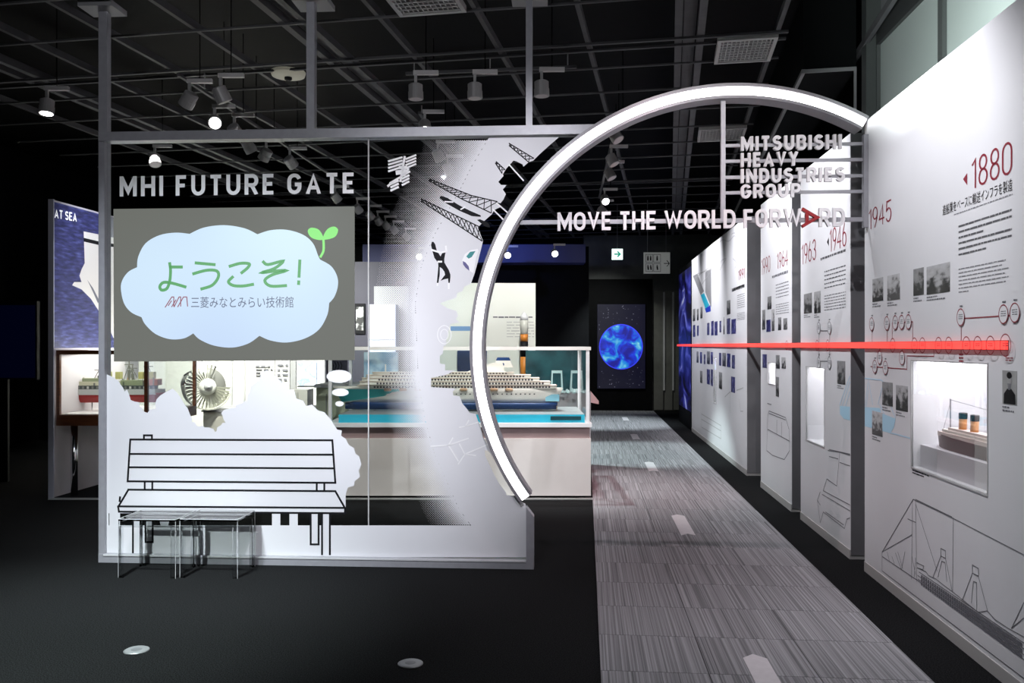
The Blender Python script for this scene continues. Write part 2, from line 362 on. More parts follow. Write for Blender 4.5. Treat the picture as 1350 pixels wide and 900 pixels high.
# dropped soffit over the far end of the aisle
GC = Frame(0, 0, -CG)                                      # the ceiling grid: local y runs along the grid
sx, sy = GC.floor((1059, 94), 4.02); sx2, _ = GC.floor((1128, 91), 4.02)
so = struct(MB().box(sx, sx2, sy, 20.5, 4.02, 4.7).build('trim_1', mat('soffit_black', (.004, .0045, .005), .7, spec=.08), None, GC))
MB().box(sx - .015, sx + .015, sy - .01, 20.5, 4.0, 4.035).build('edge_strip', mat('trim_line', (.35, .35, .36), .4, .4), so)
MB().box(sx, sx2, sy - .02, sy, 4.0, 4.03).build('edge_strip', MATS['trim_line'], so)
MB().box(sx2 - .02, sx2, sy - .02, sy, 3.0, 4.0).build('edge_strip', MATS['trim_line'], so)
# ceiling grid bars, one object each
barm = {}
def grid_bar(x0, x1, y0, y1, z0=4.14, z1=4.20):
    key = (round(x1 - x0, 3), round(y1 - y0, 3), round(z1 - z0, 3))
    if key not in barm:
        o = MB().box(0, key[0], 0, key[1], 0, key[2]).build('grid_bar', blackmetal, ceil); barm[key] = o
    else: o = barm[key].copy(); C.objects.link(o)
    o.rotation_euler = (0, 0, GC.rz); o.location = GC.x * x0 + GC.y * y0 + Vector((0, 0, z0)); return o
for i in range(-9, 3):
    x = .09 + i * .77
    if i in (0, -4, -8): grid_bar(x - .05, x + .01, 2, 20); grid_bar(x + .13, x + .19, 2, 20); grid_bar(x + .02, x + .12, 2, 20, 4.2, 4.24)
    else: grid_bar(x - .018, x + .018, 2, 20)
XR = GC.floor((1040, 45), 4.1)[0]
for j in range(0, 22):
    y = 4.02 + j * .76
    if j in (4, 12): grid_bar(-8, XR, y + .1, y + .13, 4.12, 4.14); grid_bar(-8, XR, y + .26, y + .29, 4.12, 4.14)
    else: grid_bar(-8, XR, y - .012, y + .012, 4.125, 4.14)
# far wall: grey wall, black frame round the globe screen, grey leaves of a door
fx = lambda px: (px - CX) / F * 20.9
grey_wall = mat('far_grey_wall', (.10, .105, .10), .6, noise=.08)
pg = struct(MB().box(fx(770), fx(985), 20.95, 21.1, 0, 4.3).build('wall_end', grey_wall))
MB().box(fx(775), fx(860), 20.86, 20.94, 0, EYE + (HY - 368) / F * 20.9).build('black_surround', black, pg)
for a, b in ((862, 874), (876, 886), (888, 897)):
    MB().box(fx(a), fx(b), 20.88, 20.94, .02, EYE + (HY - 383) / F * 20.9).build('door_leaf', mat('door_leaf_grey', (.13, .13, .115), .45, noise=.1), pg)
for a in (875, 887): MB().box(fx(a) - .02, fx(a) + .02, 20.84, 20.9, .5, EYE + (HY - 385) / F * 20.9).build('door_edge', lightgrey, pg)

# ================================================================== CARPET RUNNER
def tile_mat():
    m = bpy.data.materials.new('striped_carpet'); m.use_nodes = True; nt = m.node_tree; b = nt.nodes['Principled BSDF']; b.inputs['Roughness'].default_value = .9; b.inputs['Specular IOR Level'].default_value = .2
    tc = nt.nodes.new('ShaderNodeTexCoord'); oi = nt.nodes.new('ShaderNodeObjectInfo')
    ad = nt.nodes.new('ShaderNodeVectorMath'); ad.operation = 'ADD'
    mp = nt.nodes.new('ShaderNodeMapping'); mp.inputs['Scale'].default_value = (.22, 80, 1)
    sc = nt.nodes.new('ShaderNodeVectorMath'); sc.operation = 'SCALE'; sc.inputs['Scale'].default_value = 40
    cb = nt.nodes.new('ShaderNodeCombineXYZ'); nt.links.new(oi.outputs['Random'], cb.inputs[0]); nt.links.new(oi.outputs['Random'], cb.inputs[1]); nt.links.new(cb.outputs[0], sc.inputs[0])
    nt.links.new(tc.outputs['Object'], mp.inputs['Vector']); nt.links.new(mp.outputs['Vector'], ad.inputs[0]); nt.links.new(sc.outputs[0], ad.inputs[1])
    n = nt.nodes.new('ShaderNodeTexNoise'); n.inputs['Scale'].default_value = 1.0; n.inputs['Detail'].default_value = 5; n.inputs['Roughness'].default_value = .7
    nt.links.new(ad.outputs[0], n.inputs['Vector'])
    r = nt.nodes.new('ShaderNodeValToRGB'); e = r.color_ramp.elements; e[0].position = .32; e[0].color = (.075, .075, .08, 1); e[1].position = .70; e[1].color = (.42, .42, .44, 1)
    nt.links.new(n.outputs['Fac'], r.inputs['Fac']); nt.links.new(r.outputs['Color'], b.inputs['Base Color']); return m
tilem = tile_mat()
R0 = Frame(.072, 0, PI / 2 - TH)                            # left edge of the runner, +y points left so the runner lies at -y
run = thing('carpet_runner', 'long grey striped carpet path leading down the aisle past the panels', 'carpet', R0)
tw = 1.57 / 3; first = None
for i in range(36):
    for j in range(3):
        if first is None: o = first = MB().box(.002, tw - .002, -tw + .002, -.002, .0005, .010).build('carpet_tile', tilem, run)
        else: o = first.copy(); C.objects.link(o)
        o.location = (2.1 + i * tw, -j * tw, 0)
mark = mat('pale_floor_marker', (.62, .60, .62), .7, noise=.05, nscale=30); first = None
for s in (4.0, 7.62, 11.25, 14.9, 18.5):
    if first is None:
        o = first = MB().slab([(-.42, -.06), (-.36, 0), (-.42, .06), (.40, .06), (.46, 0), (.40, -.06)], .010, .013).build('direction_marker', mark, run)
    else: o = first.copy(); C.objects.link(o)
    o.location = (s / math.cos(TH), -.785, 0)
# thin metal edge of the exhibit platform on the floor, in front of the cases
st = struct(MB().box(*[cp(66, 0, 8.88)[0], cp(781, 0, 8.88)[0]], 8.84, 8.88, .0, .014).build('trim_2', mat('edge_metal', (.6, .6, .6), .3, .5)))

# ================================================================== GATE SCREEN
gate = thing('glass_gate_screen', 'freestanding aluminium framed glass screen printed with white graphics and a bench', 'glass screen', G)
g = G.px
# structural frame
xl = g((134.5, 0))[0]; xl2 = g((141.5, 0))[0]; xr = g((694, 0))[0]; xr2 = g((704, 0))[0]
ztop = g((400, 172))[1]; zb2 = g((400, 184))[1]; zr = g((400, 732))[1]
ringc = (1.564, 1.579); RO = 1.865; RI = 1.745
MB().box(xl, xl2, -.04, .05, 0, zb2).build('left_post', alu, gate)
zt = ztop; xe = ringc[0] - math.sqrt(RO ** 2 - (zt - ringc[1]) ** 2); xe2 = ringc[0] - math.sqrt(RO ** 2 - (zb2 - ringc[1]) ** 2)
MB().prism([(xl, zb2), (xe2 + .01, zb2), (xe + .01, zt), (xl, zt)], -.05, .05).build('top_beam', alu, gate)
MB().box(xl, xr2, -.05, .05, 0, zr).build('bottom_rail', alu, gate)
MB().box(xl + .04, xr, -.056, -.05, zr - .012, zr).build('rail_lip', mat('bright_lip', (.8, .8, .82), .3, .3), gate)
zc = ringc[1] - math.sqrt(RO ** 2 - (xr2 - ringc[0]) ** 2)
MB().prism([(xr, zr), (xr2, zr), (xr2, zc + .02), (xr, zc + .09)], -.05, .05).build('right_post', alu, gate)
for a, b, yb in ((125, 136, None), (405.5, 416, 1), (693.5, 702, 1)):
    pa, pb = g((a, 0))[0], g((b, 0))[0]; pm = (pa + pb) / 2
    po = MB().box(pa, pb, .05 if yb is None else -.03, .11 if yb is None else .03, 0 if yb is None else zt, 4.14).build('ceiling_pole', alu, gate)
    MB().box(pm - .13, pm + .13, -.06, .16, 4.10, 4.14).build('ceiling_plate', midgrey, po)
# panes: the second one is cut along the ring
xs = g((486, 0))[0]
pane1 = MB().box(xl2, xs - .004, -.006, .006, zr, zb2).build('glass_pane', glass, gate)
arcp = [(ringc[0] + RO * math.cos(t), ringc[1] + RO * math.sin(t)) for t in [math.radians(a) for a in range(128, 241, 4)]]
arcp = [p for p in arcp if zc + .05 < p[1] < zb2 and p[0] < xr + .02]
pane2 = MB().prism([(xs + .004, zr), (xs + .004, zb2), (xe2, zb2)] + arcp + [(xr, zc + .05), (xr, zr)], -.006, .006).build('glass_pane', glass, gate)
MB().box(xs - .004, xs + .004, -.007, .007, zr, zb2).build('pane_joint', mat('joint_silicone', (.55, .55, .55), .4), gate)

# ---- white film, in photo pixels, then mapped on the glass plane
tree = [(141, 493), (150, 497), (157, 502), (160, 507), (163, 511), (165, 516), (168, 513), (171, 520), (173, 527), (178, 529), (184, 530), (185, 536), (188, 537), (190, 542), (195, 544), (198, 540), (206, 538), (205, 533), (207, 526), (212, 521), (220, 516), (228, 512), (233, 516), (239, 524), (244, 533), (248, 538), (251, 546), (254, 552), (253, 556), (258, 556), (260, 561), (264, 562), (267, 560), (270, 563), (275, 563), (282, 565), (284, 569), (286, 568), (287, 563), (292, 560), (294, 557), (298, 557), (295, 552), (294, 548), (292, 544), (296, 540), (304, 538), (311, 537), (312, 533), (319, 531), (326, 527), (326, 521), (330, 516), (331, 508), (338, 504), (343, 498), (345, 491), (352, 488), (359, 491), (364, 497), (372, 503), (374, 511), (381, 513), (388, 513), (391, 525), (400, 528), (404, 535), (412, 533), (420, 541), (428, 543), (436, 552), (441, 560), (445, 566), (451, 567), (450, 574), (456, 578), (460, 586), (467, 590), (469, 598), (474, 601), (477, 612), (473, 620), (475, 628), (468, 634), (467, 640), (459, 642), (456, 652), (456, 676), (141, 676)]
band = [(141, 692), (694, 692), (694, 734), (141, 734)]
legs = [[(a, 674), (b, 674), (b, 694), (a, 694)] for a, b in ((145, 159), (176, 187.5), (192, 202), (359, 370), (382, 393), (410, 421), (425, 435))] + [[(208, 674), (226, 674), (222, 694), (213, 694)], [(141, 650), (141, 694), (144, 694), (144, 650)]]
ovals = [ell(447.5, 496, 16.5, 8.5), ell(449, 517, 11, 5), ell(448, 532, 5.5, 3.5)]
full = [(181, 645), (200, 634), (220, 622), (250, 607), (280, 590), (310, 573), (350, 556), (400, 548), (450, 550), (500, 552), (550, 560), (600, 574), (640, 592), (670, 605), (693, 622)]
start = [(181, 560), (200, 556), (220, 545), (250, 530), (280, 518), (310, 508), (350, 500), (400, 493), (450, 498), (500, 504), (550, 512), (600, 528), (640, 545), (670, 556), (693, 568)]
right_edge = [(737, 181), (722, 194), (712, 203), (703, 212), (697, 214), (690, 220), (689, 217), (681, 213), (677, 212), (668, 222), (663, 230), (664, 232), (657, 240), (661, 244), (668, 244), (663, 250), (667, 256), (664, 263), (660, 268), (656, 267), (660, 273), (652, 277), (648, 283), (640, 290), (630, 300), (632, 305), (637, 318), (632, 338), (626, 360), (621, 374), (612, 378), (610, 384), (603, 386), (602, 392), (598, 394), (590, 396), (580, 400), (590, 406), (602, 410), (604, 416), (601, 421), (607, 425), (594, 427), (592, 434), (589, 446), (588, 455), (585, 456), (584, 466), (580, 469), (580, 479), (587, 480), (587, 488), (601, 488), (588, 494), (568.5, 498), (568.5, 510), (601, 512), (597, 516), (598, 521), (606, 522), (610, 532), (616, 539), (619, 544), (627, 545), (630, 553), (634, 564), (637, 576)]
ringedge = []
def gpx(x, z):                      # local gate point -> photo pixel
    P = G.o + G.x * x; return (CX + P.x / P.y * F, HY - (z - EYE) / P.y * F)
for a in range(196, 234, 2):
    q = gpx(ringc[0] + RO * math.cos(math.radians(a)), ringc[1] + RO * math.sin(math.radians(a)))
    if 578 < q[1] < 662 and q[0] < 693: ringedge.append((q[0] - 1, q[1]))
right_white = [(x, y) for y, x in full] + [(694, 693), (694, 664)] + ringedge[::-1] + right_edge[::-1]
clear2 = [[(639, 593), (644, 594), (650, 602), (660, 616), (669, 630), (677, 645), (682, 655), (675, 653), (668, 652), (667, 648), (660, 640), (652, 626), (644, 609), (640, 601)],
          [(690, 655), (694, 662), (694, 668)]]
loops = [tree, band, right_white] + legs + ovals + clear2
def is_white(p):
    if any(inside(p, c) for c in clear2): return False
    return inside(p, tree) or inside(p, band) or inside(p, right_white) or any(inside(p, q) for q in legs + ovals)
for pane, cond in ((pane1, lambda p: p[0] < 486), (pane2, lambda p: p[0] >= 486)):
    split = [(486, 170), (486, 740), (486.01, 740), (486.01, 170)]
    V, T = cdt(loops + [split], lambda p: cond(p) and is_white(p))
    for comp in components(T):
        idx = sorted({i for t in comp for i in t}); mp_ = {i: k for k, i in enumerate(idx)}
        MB().add([(g(V[i])[0], -.0075, g(V[i])[1]) for i in idx], [tuple(mp_[i] for i in t) for t in comp]).build('white_film', vinyl, pane)
# halftone dots that grow towards the solid film
dots = MB(); P_ = 2.9
jj = 0; y = 186.0
while y < 692:
    xs0 = interp([(a, b) for a, b in start], y)[0]; xf = interp([(a, b) for a, b in full], y)[0]
    x = 488 + (P_ / 2 if jj % 2 else 0)
    while x < xf + .3:
        if x > xs0:
            t = (x - xs0) / (xf - xs0); r = P_ * .5 * min(.997, .15 + .88 * t)
            q = [g((x + dx * r, y + dy * r)) for dx, dy in ((1, 0), (0, 1), (-1, 0), (0, -1))]
            dots.poly(q, -.0075 if x + r < xf - .6 else -.0076)
        x += P_
    y += P_ / 2; jj += 1
do = dots.build('halftone_dots', vinyl, pane2); do['kind'] = 'stuff'

def strokes(lines, wpx, m, parent, name, fr, n, y, closed=False, sm=False):
    mb = MB()
    for l in lines:
        l = smoothpts(l, 4, closed) if sm and len(l) > 2 else l
        pts = [fr.px(p, n) for p in l]; Yd = F / max(1, F) ; mb.ribbon(pts, wpx, y, None, closed, None, wpx * .45)
    return mb.build(name, m, parent)
PXG = 6.2 / F                                         # metres per photo pixel on the gate plane
# bench drawing
bench = [[(172.5, 579), (438.5, 580), (442.5, 636), (169, 634), (172.5, 579)], [(171.5, 598), (440, 599)], [(170.5, 615.5), (441, 617)],
         [(190.5, 579), (190.5, 573.5), (201, 573.5), (201, 579)], [(191.5, 634), (191.5, 645)], [(201.5, 634), (201.5, 645)], [(418, 636), (418, 646)], [(428, 636), (428, 646)],
         [(170, 645), (442.5, 647), (455, 669), (157, 667), (170, 645)], [(156.5, 667), (157.5, 674), (455, 676), (455.5, 669)],
         [(176, 675), (176, 729)], [(187.3, 675), (187.3, 729)], [(192.5, 675), (192.5, 714), (202, 714), (202, 675)], [(410, 676), (410, 717), (420.5, 717), (420.5, 676)], [(425, 676), (425, 730)], [(435.3, 676), (435.3, 730)], [(158.5, 660), (159, 655)]]
strokes(bench, 2.6 * PXG, ink, pane1, 'bench_drawing', G, 0, -.0085)
# lettering on the glass: one letter each
letters('MHI FUTURE GATE', .18, (g((158.5, 259.5)), g((468, 255)), g((158.5, 232.5))), -.0085, None, 'title_letter', mat('title_white', (.93, .93, .93), .4), pane1, gap=.20, space=.40)
# orbit station, rocket, cranes, aircraft, turbines printed on the second pane
brightw = mat('bright_white_film', (.92, .92, .93), .5)
iss = MB()
def q4(mb, a, b, wd, y): mb.ribbon([g(a), g(b)], wd * PXG, y)
for k in range(4):
    q4(iss, (512, 213 + k * 4.4), (531, 207.5 + k * 4.2), 2.6, -.0085); q4(iss, (535, 210 + k * 4.0), (549, 204.5 + k * 3.9), 2.4, -.0085)
for k in range(3): q4(iss, (515, 243 + k * 4.3), (526, 238 + k * 4.2), 2.8, -.0085); q4(iss, (530, 236 + k * 4.2), (540, 231 + k * 4.1), 2.6, -.0085)
for a, b, wd in (((534, 206), (528, 240), 3), ((514, 242), (541, 226), 2.6), ((522, 228), (536, 226), 6), ((526, 221), (537, 221), 4), ((511, 246), (518, 240), 3), ((533, 232), (539, 222), 3)): q4(iss, a, b, wd, -.0086)
iss.build('space_station_print', brightw, pane2)
def lattice(mb, a0, a1, b0, b1, n, wd, y):
    for p, q in ((a0, a1), (b0, b1)): mb.ribbon([g(p), g(q)], wd * PXG, y)
    L = lambda p, q, t: (p[0] + (q[0] - p[0]) * t, p[1] + (q[1] - p[1]) * t)
    for i in range(n):
        t0, t1 = i / n, (i + 1) / n
        mb.ribbon([g(L(a0, a1, t0)), g(L(b0, b1, t1))], wd * .8 * PXG, y); mb.ribbon([g(L(b0, b1, t0)), g(L(a0, a1, t1))], wd * .8 * PXG, y)
cr = MB()
lattice(cr, (566, 236), (622, 258), (565, 238), (608, 262), 9, 1.3, -.0084); lattice(cr, (622, 258), (656, 266), (608, 262), (648, 281), 4, 1.4, -.0084)
lattice(cr, (555, 262), (632, 299), (555, 265), (636, 318), 13, 1.4, -.0084)
lattice(cr, (671, 189), (704, 209), (671, 192), (697, 214), 6, 1.3, -.0084); lattice(cr, (654, 213), (666, 224), (653, 215), (662, 229), 3, 1.3, -.0084)
cr.build('crane_print', ink, pane2)
rk = MB().poly([g(p) for p in ((580, 259), (583, 258.5), (590, 261), (606, 271), (620, 278), (634, 284), (634, 286), (622, 285), (606, 278), (588, 268), (580, 261.5))], -.0084)
rk.poly([g(p) for p in ((629, 290), (633, 289), (644, 294), (646, 300), (640, 299))], -.0084); rk.build('rocket_print', ink, pane2)
for l in ([(587, 266), (597, 266.5)], [(608, 276), (613, 273)], [(672, 218), (690, 238)], [(655, 268), (670, 281)], [(650, 276), (664, 290)]): strokes([l], 1.8 * PXG, brightw, pane2, 'crane_highlight', G, 0, -.0088)
ac = MB().poly([g(p) for p in ((568.5, 323), (569.5, 319), (571.5, 318.5), (574, 322), (576, 330), (581, 338), (583, 334), (588, 331), (586, 341), (586, 346), (592, 356), (594, 362), (594, 366), (593, 374), (591.5, 374), (591, 367), (586, 368), (581, 370), (587, 362), (586, 358), (583, 354), (580, 352), (580, 362), (578, 374), (576, 374), (578, 352), (578, 347), (573, 340), (570, 330))], -.0084)
ac.build('aircraft_print', ink, pane2)
strokes([[(569.5, 329.5), (576, 331.5), (581, 333), (588, 331.5)], [(578, 345), (582, 345)], [(588, 325), (588.5, 331)], [(591.8, 374), (591.8, 380)], [(577, 374), (577, 376)]], 2.4 * PXG, brightw, pane2, 'aircraft_highlight', G, 0, -.0088)
MB().poly([g(p) for p in ((609, 344), (613, 335), (620, 330), (630, 328), (631, 331), (628, 339), (626, 350), (624, 360), (619, 357), (612, 351))], -.0084).build('airliner_print', brightw, pane2)
MB().poly([g(p) for p in ((615, 338), (620, 332), (627, 331), (622, 339), (618, 341))], -.0088).build('airliner_wing', mat('teal_ink', (.02, .25, .25), .5), pane2)
MB().poly([g(p) for p in ((610, 344), (614, 346), (618, 351), (619, 357), (614, 353), (611, 349))], -.0088).build('airliner_wing', mat('violet_ink', (.10, .09, .25), .5), pane2)
strokes([[(568.5, 588), (591.5, 586.5)], [(591.5, 586.5), (617.5, 577.5)], [(591.5, 586.5), (604, 607)], [(591.5, 586.5), (597, 577)], [(604.5, 611), (613, 598.5), (606, 585)], [(613, 598.5), (627, 600)], [(613, 598.5), (643, 585.5)], [(606, 563), (614, 561.5), (618, 554)], [(614, 561.5), (631, 556)]], 1.7 * PXG, brightw, pane2, 'wind_turbine_print', G, 0, -.0088)
lot = MB(); lot.ribbon([g(p) for p in ell(586, 441, 9, 12)], 1.1 * PXG, -.0088, None, True); lot.ribbon([g(p) for p in ell(586, 441, 5, 7)], .9 * PXG, -.0088, None, True); lot.build('gear_print', brightw, pane2)

# ================================================================== PROJECTION SCREEN on the first pane
scr = thing('projection_screen', 'grey screen with a pale blue cloud and green greeting hung on the glass', 'screen', G)
q = [g(p, -.012) for p in ((150.5, 476.5), (467.5, 474.5), (467.5, 272), (150, 275.5))]
MB().prism(q, -.016, -.0095).build('screen_sheet', mat('projection_grey', (.02, .02, .02), .22, emit=1, ecol=(.145, .152, .135)), scr)
cl = [(110, 490), (118, 445), (148, 405), (190, 383), (196, 330), (232, 265), (300, 225), (380, 212), (450, 218), (520, 187), (620, 175), (720, 190), (785, 220), (850, 200), (930, 198), (1010, 222), (1060, 265), (1085, 325), (1095, 345), (1150, 378), (1180, 430), (1182, 480), (1165, 530), (1140, 560), (1130, 620), (1090, 690), (1020, 735), (930, 755), (850, 745), (795, 722), (740, 760), (660, 780), (570, 770), (500, 740), (468, 710), (420, 735), (350, 738), (280, 712), (230, 665), (212, 630), (160, 605), (125, 560)]
Z5 = lambda p: (130 + p[0] / 3.75, 250 + p[1] / 3.75)
# round each bump between the notches
notch = [3, 8, 12, 18, 23, 29, 34, 39]
cloud = []
for a, b in zip(notch, notch[1:] + [notch[0] + len(cl)]):
    seg = [cl[i % len(cl)] for i in range(a, b + 1)]; cloud += smoothpts(seg, 5)[:-1]
cb = ramp_mat('cloud_glow', .55, [(.3, (.52, .64, .93)), (.7, (.70, .90, .98))], rough=.3, emit=1.0, detail=1, lit=False)
MB().poly([g(Z5(p), -.017) for p in cloud], -.0168).build('cloud_image', cb, scr)
green = mat('green_letter', (.03, .08, .03), .5, emit=.8, ecol=(.10, .36, .13))
hira = [[[(352, 365), (356, 400), (352, 450), (338, 488), (312, 496), (303, 478), (322, 458), (365, 462), (428, 480)], [(356, 382), (410, 382)]],
        [[(482, 362), (572, 370)], [(470, 415), (535, 398), (585, 402), (592, 432), (562, 472), (510, 490)]],
        [[(650, 378), (700, 364), (744, 366), (738, 385), (708, 410)], [(662, 432), (642, 455), (665, 473), (712, 476), (762, 468)]],
        [[(815, 357), (838, 370), (912, 353), (868, 390), (805, 410), (870, 402), (928, 400), (860, 420), (822, 448), (850, 476), (925, 474)]], [[(995, 352), (991, 428)], [(989.5, 455), (989, 464)]]]
for h in hira:
    strokes([[Z5(p) for p in l] for l in h], 4.0 * PXG, green, scr, 'greeting_letter', G, -.017, -.0180, sm=True)
a = g((252, 403), -.017); b = g((387, 398), -.017)
cjk('三菱みなとみらい技術館', a[0], a[1] - .015, .082, b[0] - a[0], -.0180, 'museum_name', mat('navy_ink', (.03, .035, .05), .5, emit=.9, ecol=(.09, .10, .16)), scr)
logo = [[(330, 580), (362, 530), (372, 530), (372, 575)], [(362, 578), (382, 545)], [(374, 578), (398, 530), (406, 530), (406, 575)], [(392, 578), (420, 530), (436, 530), (440, 575)], [(345, 572), (360, 550)]]
strokes([[Z5(p) for p in l] for l in logo], 1.3 * PXG, mat('logo_red', (.05, .02, .02), .5, emit=.9, ecol=(.28, .09, .13)), scr, 'museum_logo', G, -.017, -.0180)
leafm = mat('sprout_green', (.05, .1, .03), .5, emit=1, ecol=(.22, .74, .18))
strokes([[Z5(p) for p in ((1098, 330), (1112, 300), (1112, 250))]], 3.2 * PXG, leafm, scr, 'sprout_stem', G, -.017, -.0178, sm=True)
for pts in ([(1112, 245), (1085, 248), (1050, 235), (1034, 205), (1050, 188), (1085, 195), (1105, 220)], [(1112, 245), (1115, 220), (1135, 192), (1165, 182), (1184, 198), (1172, 230), (1140, 244)]):
    MB().poly([g(Z5(p), -.017) for p in smoothpts(pts, 4, True)], -.0182).build('sprout_leaf', leafm, scr)

# ================================================================== LIGHT RING
ring = thing('light_ring', 'large glowing white circular arch of light joining the screen and the wall', 'light', G)
ra0, ra1 = 360 - math.degrees(math.acos((xr - .045 - ringc[0]) / RO)), math.degrees(math.asin(min(1, (g((1143, 156))[1] - ringc[1]) / RO)))
def ring_mesh(r0, r1, y0, y1, n=110):
    mb = MB(); vs = []; fs = []
    for i in range(n + 1):
        t = math.radians(ra1 + (ra0 - ra1) * i / n)
        for r, yy in ((r0, y0), (r1, y0), (r1, y1), (r0, y1)): vs.append((ringc[0] + r * math.cos(t), yy, ringc[1] + r * math.sin(t)))
    for i in range(n):
        for k in range(4): fs.append((4 * i + k, 4 * i + (k + 1) % 4, 4 * i + 4 + (k + 1) % 4, 4 * i + 4 + k))
    fs += [(3, 2, 1, 0), (4 * n, 4 * n + 1, 4 * n + 2, 4 * n + 3)]
    return mb.add(vs, fs)
RW = RO - .105
case_m = mat('ring_casing', (.26, .25, .27), .4, .1, noise=.05)
ring_mesh(RW, RO, -.02, .09).build('ring_channel', case_m, ring, smooth=False)
ring_mesh(RO - .022, RO, -.06, -.02).build('outer_rim', case_m, ring)
ring_mesh(RW, RW + .020, -.06, -.02).build('inner_rim', case_m, ring)
ring_mesh(RW + .020, RO - .022, -.045, -.0205).build('light_diffuser', mat('ring_light', (1, .98, 1), .5, emit=5.0), ring)

# ================================================================== HANGING LETTER SIGN inside the ring
sign = thing('letter_sign', 'raised white words hung on thin metal bars inside the light ring', 'sign', G)
signm = mat('sign_letter_white', (.80, .78, .80), .45)
redl = mat('sign_letter_red', (.30, .008, .012), .4)
rod = g((953, 0))[0]; xw = g((1143, 0))[0]
zring = ringc[1] + math.sqrt(RW ** 2 - (rod - ringc[0]) ** 2)
MB().box(rod - .016, rod + .016, -.016, .016, g((953, 292))[1], zring + .02).build('hanging_rod', alu, sign)
rows = [('MITSUBISHI', 975.5, 1108, 200.5, 197.5, 181), ('HEAVY', 975.5, 1051, 221.5, 219.5, 202.5), ('INDUSTRIES', 975.5, 1112, 242.5, 240, 223.5), ('GROUP', 975.5, 1054, 262.5, 261, 244)]
for (t, a, b, y0, y1, yt), (bl, br) in zip(rows, ((193, 188.5), (213.5, 209.5), (234.5, 231), (254.5, 252))):
    zl, zrr = g((953, bl))[1], g((1141, br))[1]; zm = (zl + zrr) / 2
    MB().box(rod, xw, -.008, .012, zm - .011, zm + .011).build('support_bar', alu, sign)
    letters(t, .205, (g((a, y0)), g((b, y1)), g((a, yt))), -.035, -.008, 'letter', signm, sign, gap=.16)
zl = (g((720, 295.5))[1] + g((1140, 286.5))[1]) / 2
xa = ringc[0] - math.sqrt(RW ** 2 - (zl - ringc[1]) ** 2)
MB().box(xa - .03, xw, -.008, .016, zl - .015, zl + .015).build('support_bar', alu, sign)
MB().box(xw - .03, xw, -.03, .016, g((1143, 300))[1], g((1143, 178))[1]).build('wall_bracket', alu, sign)
lay, tot = text_layout('MOVE THE WORLD FORWARD', .17, .12, .34)
ia = max(i for i, l in enumerate(lay) if l[0] == 'A')
quad = (g((735, 305)), g((1112, 299)), g((735, 281)))
tf, lay = letters('MOVE THE WORLD FORWARD', .17, quad, -.035, -.008, 'letter', signm, sign, gap=.12, space=.34, skip=(ia,))
_, xA, gwA = lay[ia]
ra = MB(); h = .80
for pl in GL['A'][1]:
    pts = [(xA + gwA / 2 + (b - .5) * gwA * 1.02, .5 + (a - .5) * .95) for a, b in pl]; tmp = MB(); tmp.ribbon(pts, .17, 0, 1)
    ra.add([(*[tf(v[0], v[2])[0]], -.036 if v[1] == 0 else -.008, tf(v[0], v[2])[1]) for v in tmp.v], tmp.f)
o = ra.build('letter', redl, sign); o['label'] = 'dark red letter turned on its side'

# ================================================================== GRAPHIC PANELS on the right
wp = W.px
HT = 3.185
def panel(xa_px, xb_px, label, hole=None, near=None, depth=.42, body=panelw):
    """hole = (x_far, x_near, y_top, y_bottom at x_near) in photo pixels"""
    t = thing('graphic_panel', label, 'panel', W)
    s1 = wp((xa_px, 0))[0]; s0 = near if near is not None else wp((xb_px, 0))[0]
    mb = MB()
    if hole:
        h1, h0 = wp((hole[0], 0))[0], wp((hole[1], 0))[0]; z1 = wp((hole[1], hole[2]))[1]; z0 = wp((hole[1], hole[3]))[1]
        mb.box(s0, h0, -depth, 0, 0.03, HT); mb.box(h1, s1, -depth, 0, .03, HT); mb.box(h0, h1, -depth, 0, .03, z0); mb.box(h0, h1, -depth, 0, z1, HT)
    else: mb.box(s0, s1, -depth, 0, .03, HT)
    mb.build('board', body, t)
    MB().box(s0 - .004, s0, -depth, -.004, .03, HT).build('end_face', paneledge, t)
    MB().box(s0, s1, -depth, .004, 0, .07).build('skirting', mat('skirting_grey', (.45, .44, .43), .5), t)
    if hole:
        MB().box(h0 - .02, h1 + .02, -depth - .04, -depth, z0 - .02, z1 + .02).build('niche_back', mat('niche_white', (.85, .84, .88), .5), t)
        fm = MB()
        for q in ((h0 - .008, h0, z0 - .008, z1 + .008), (h1, h1 + .008, z0 - .008, z1 + .008), (h0, h1, z0 - .008, z0), (h0, h1, z1, z1 + .008)): fm.box(q[0], q[1], -.01, .004, q[2], q[3])
        fm.build('niche_frame', lightgrey, t)
        MB().box(h0 + .01, h1 - .01, -depth + .02, -.03, z1 - .012, z1 - .002).build('niche_light', mat('niche_lamp', (1, .96, 1), .5, emit=4.5), t)
        MB().box(h0, h1, -.004, 0, z0, z1).build('niche_glass', caseglass, t)
        return t, (s0, s1), (h0, h1, z0, z1)
    return t, (s0, s1), None
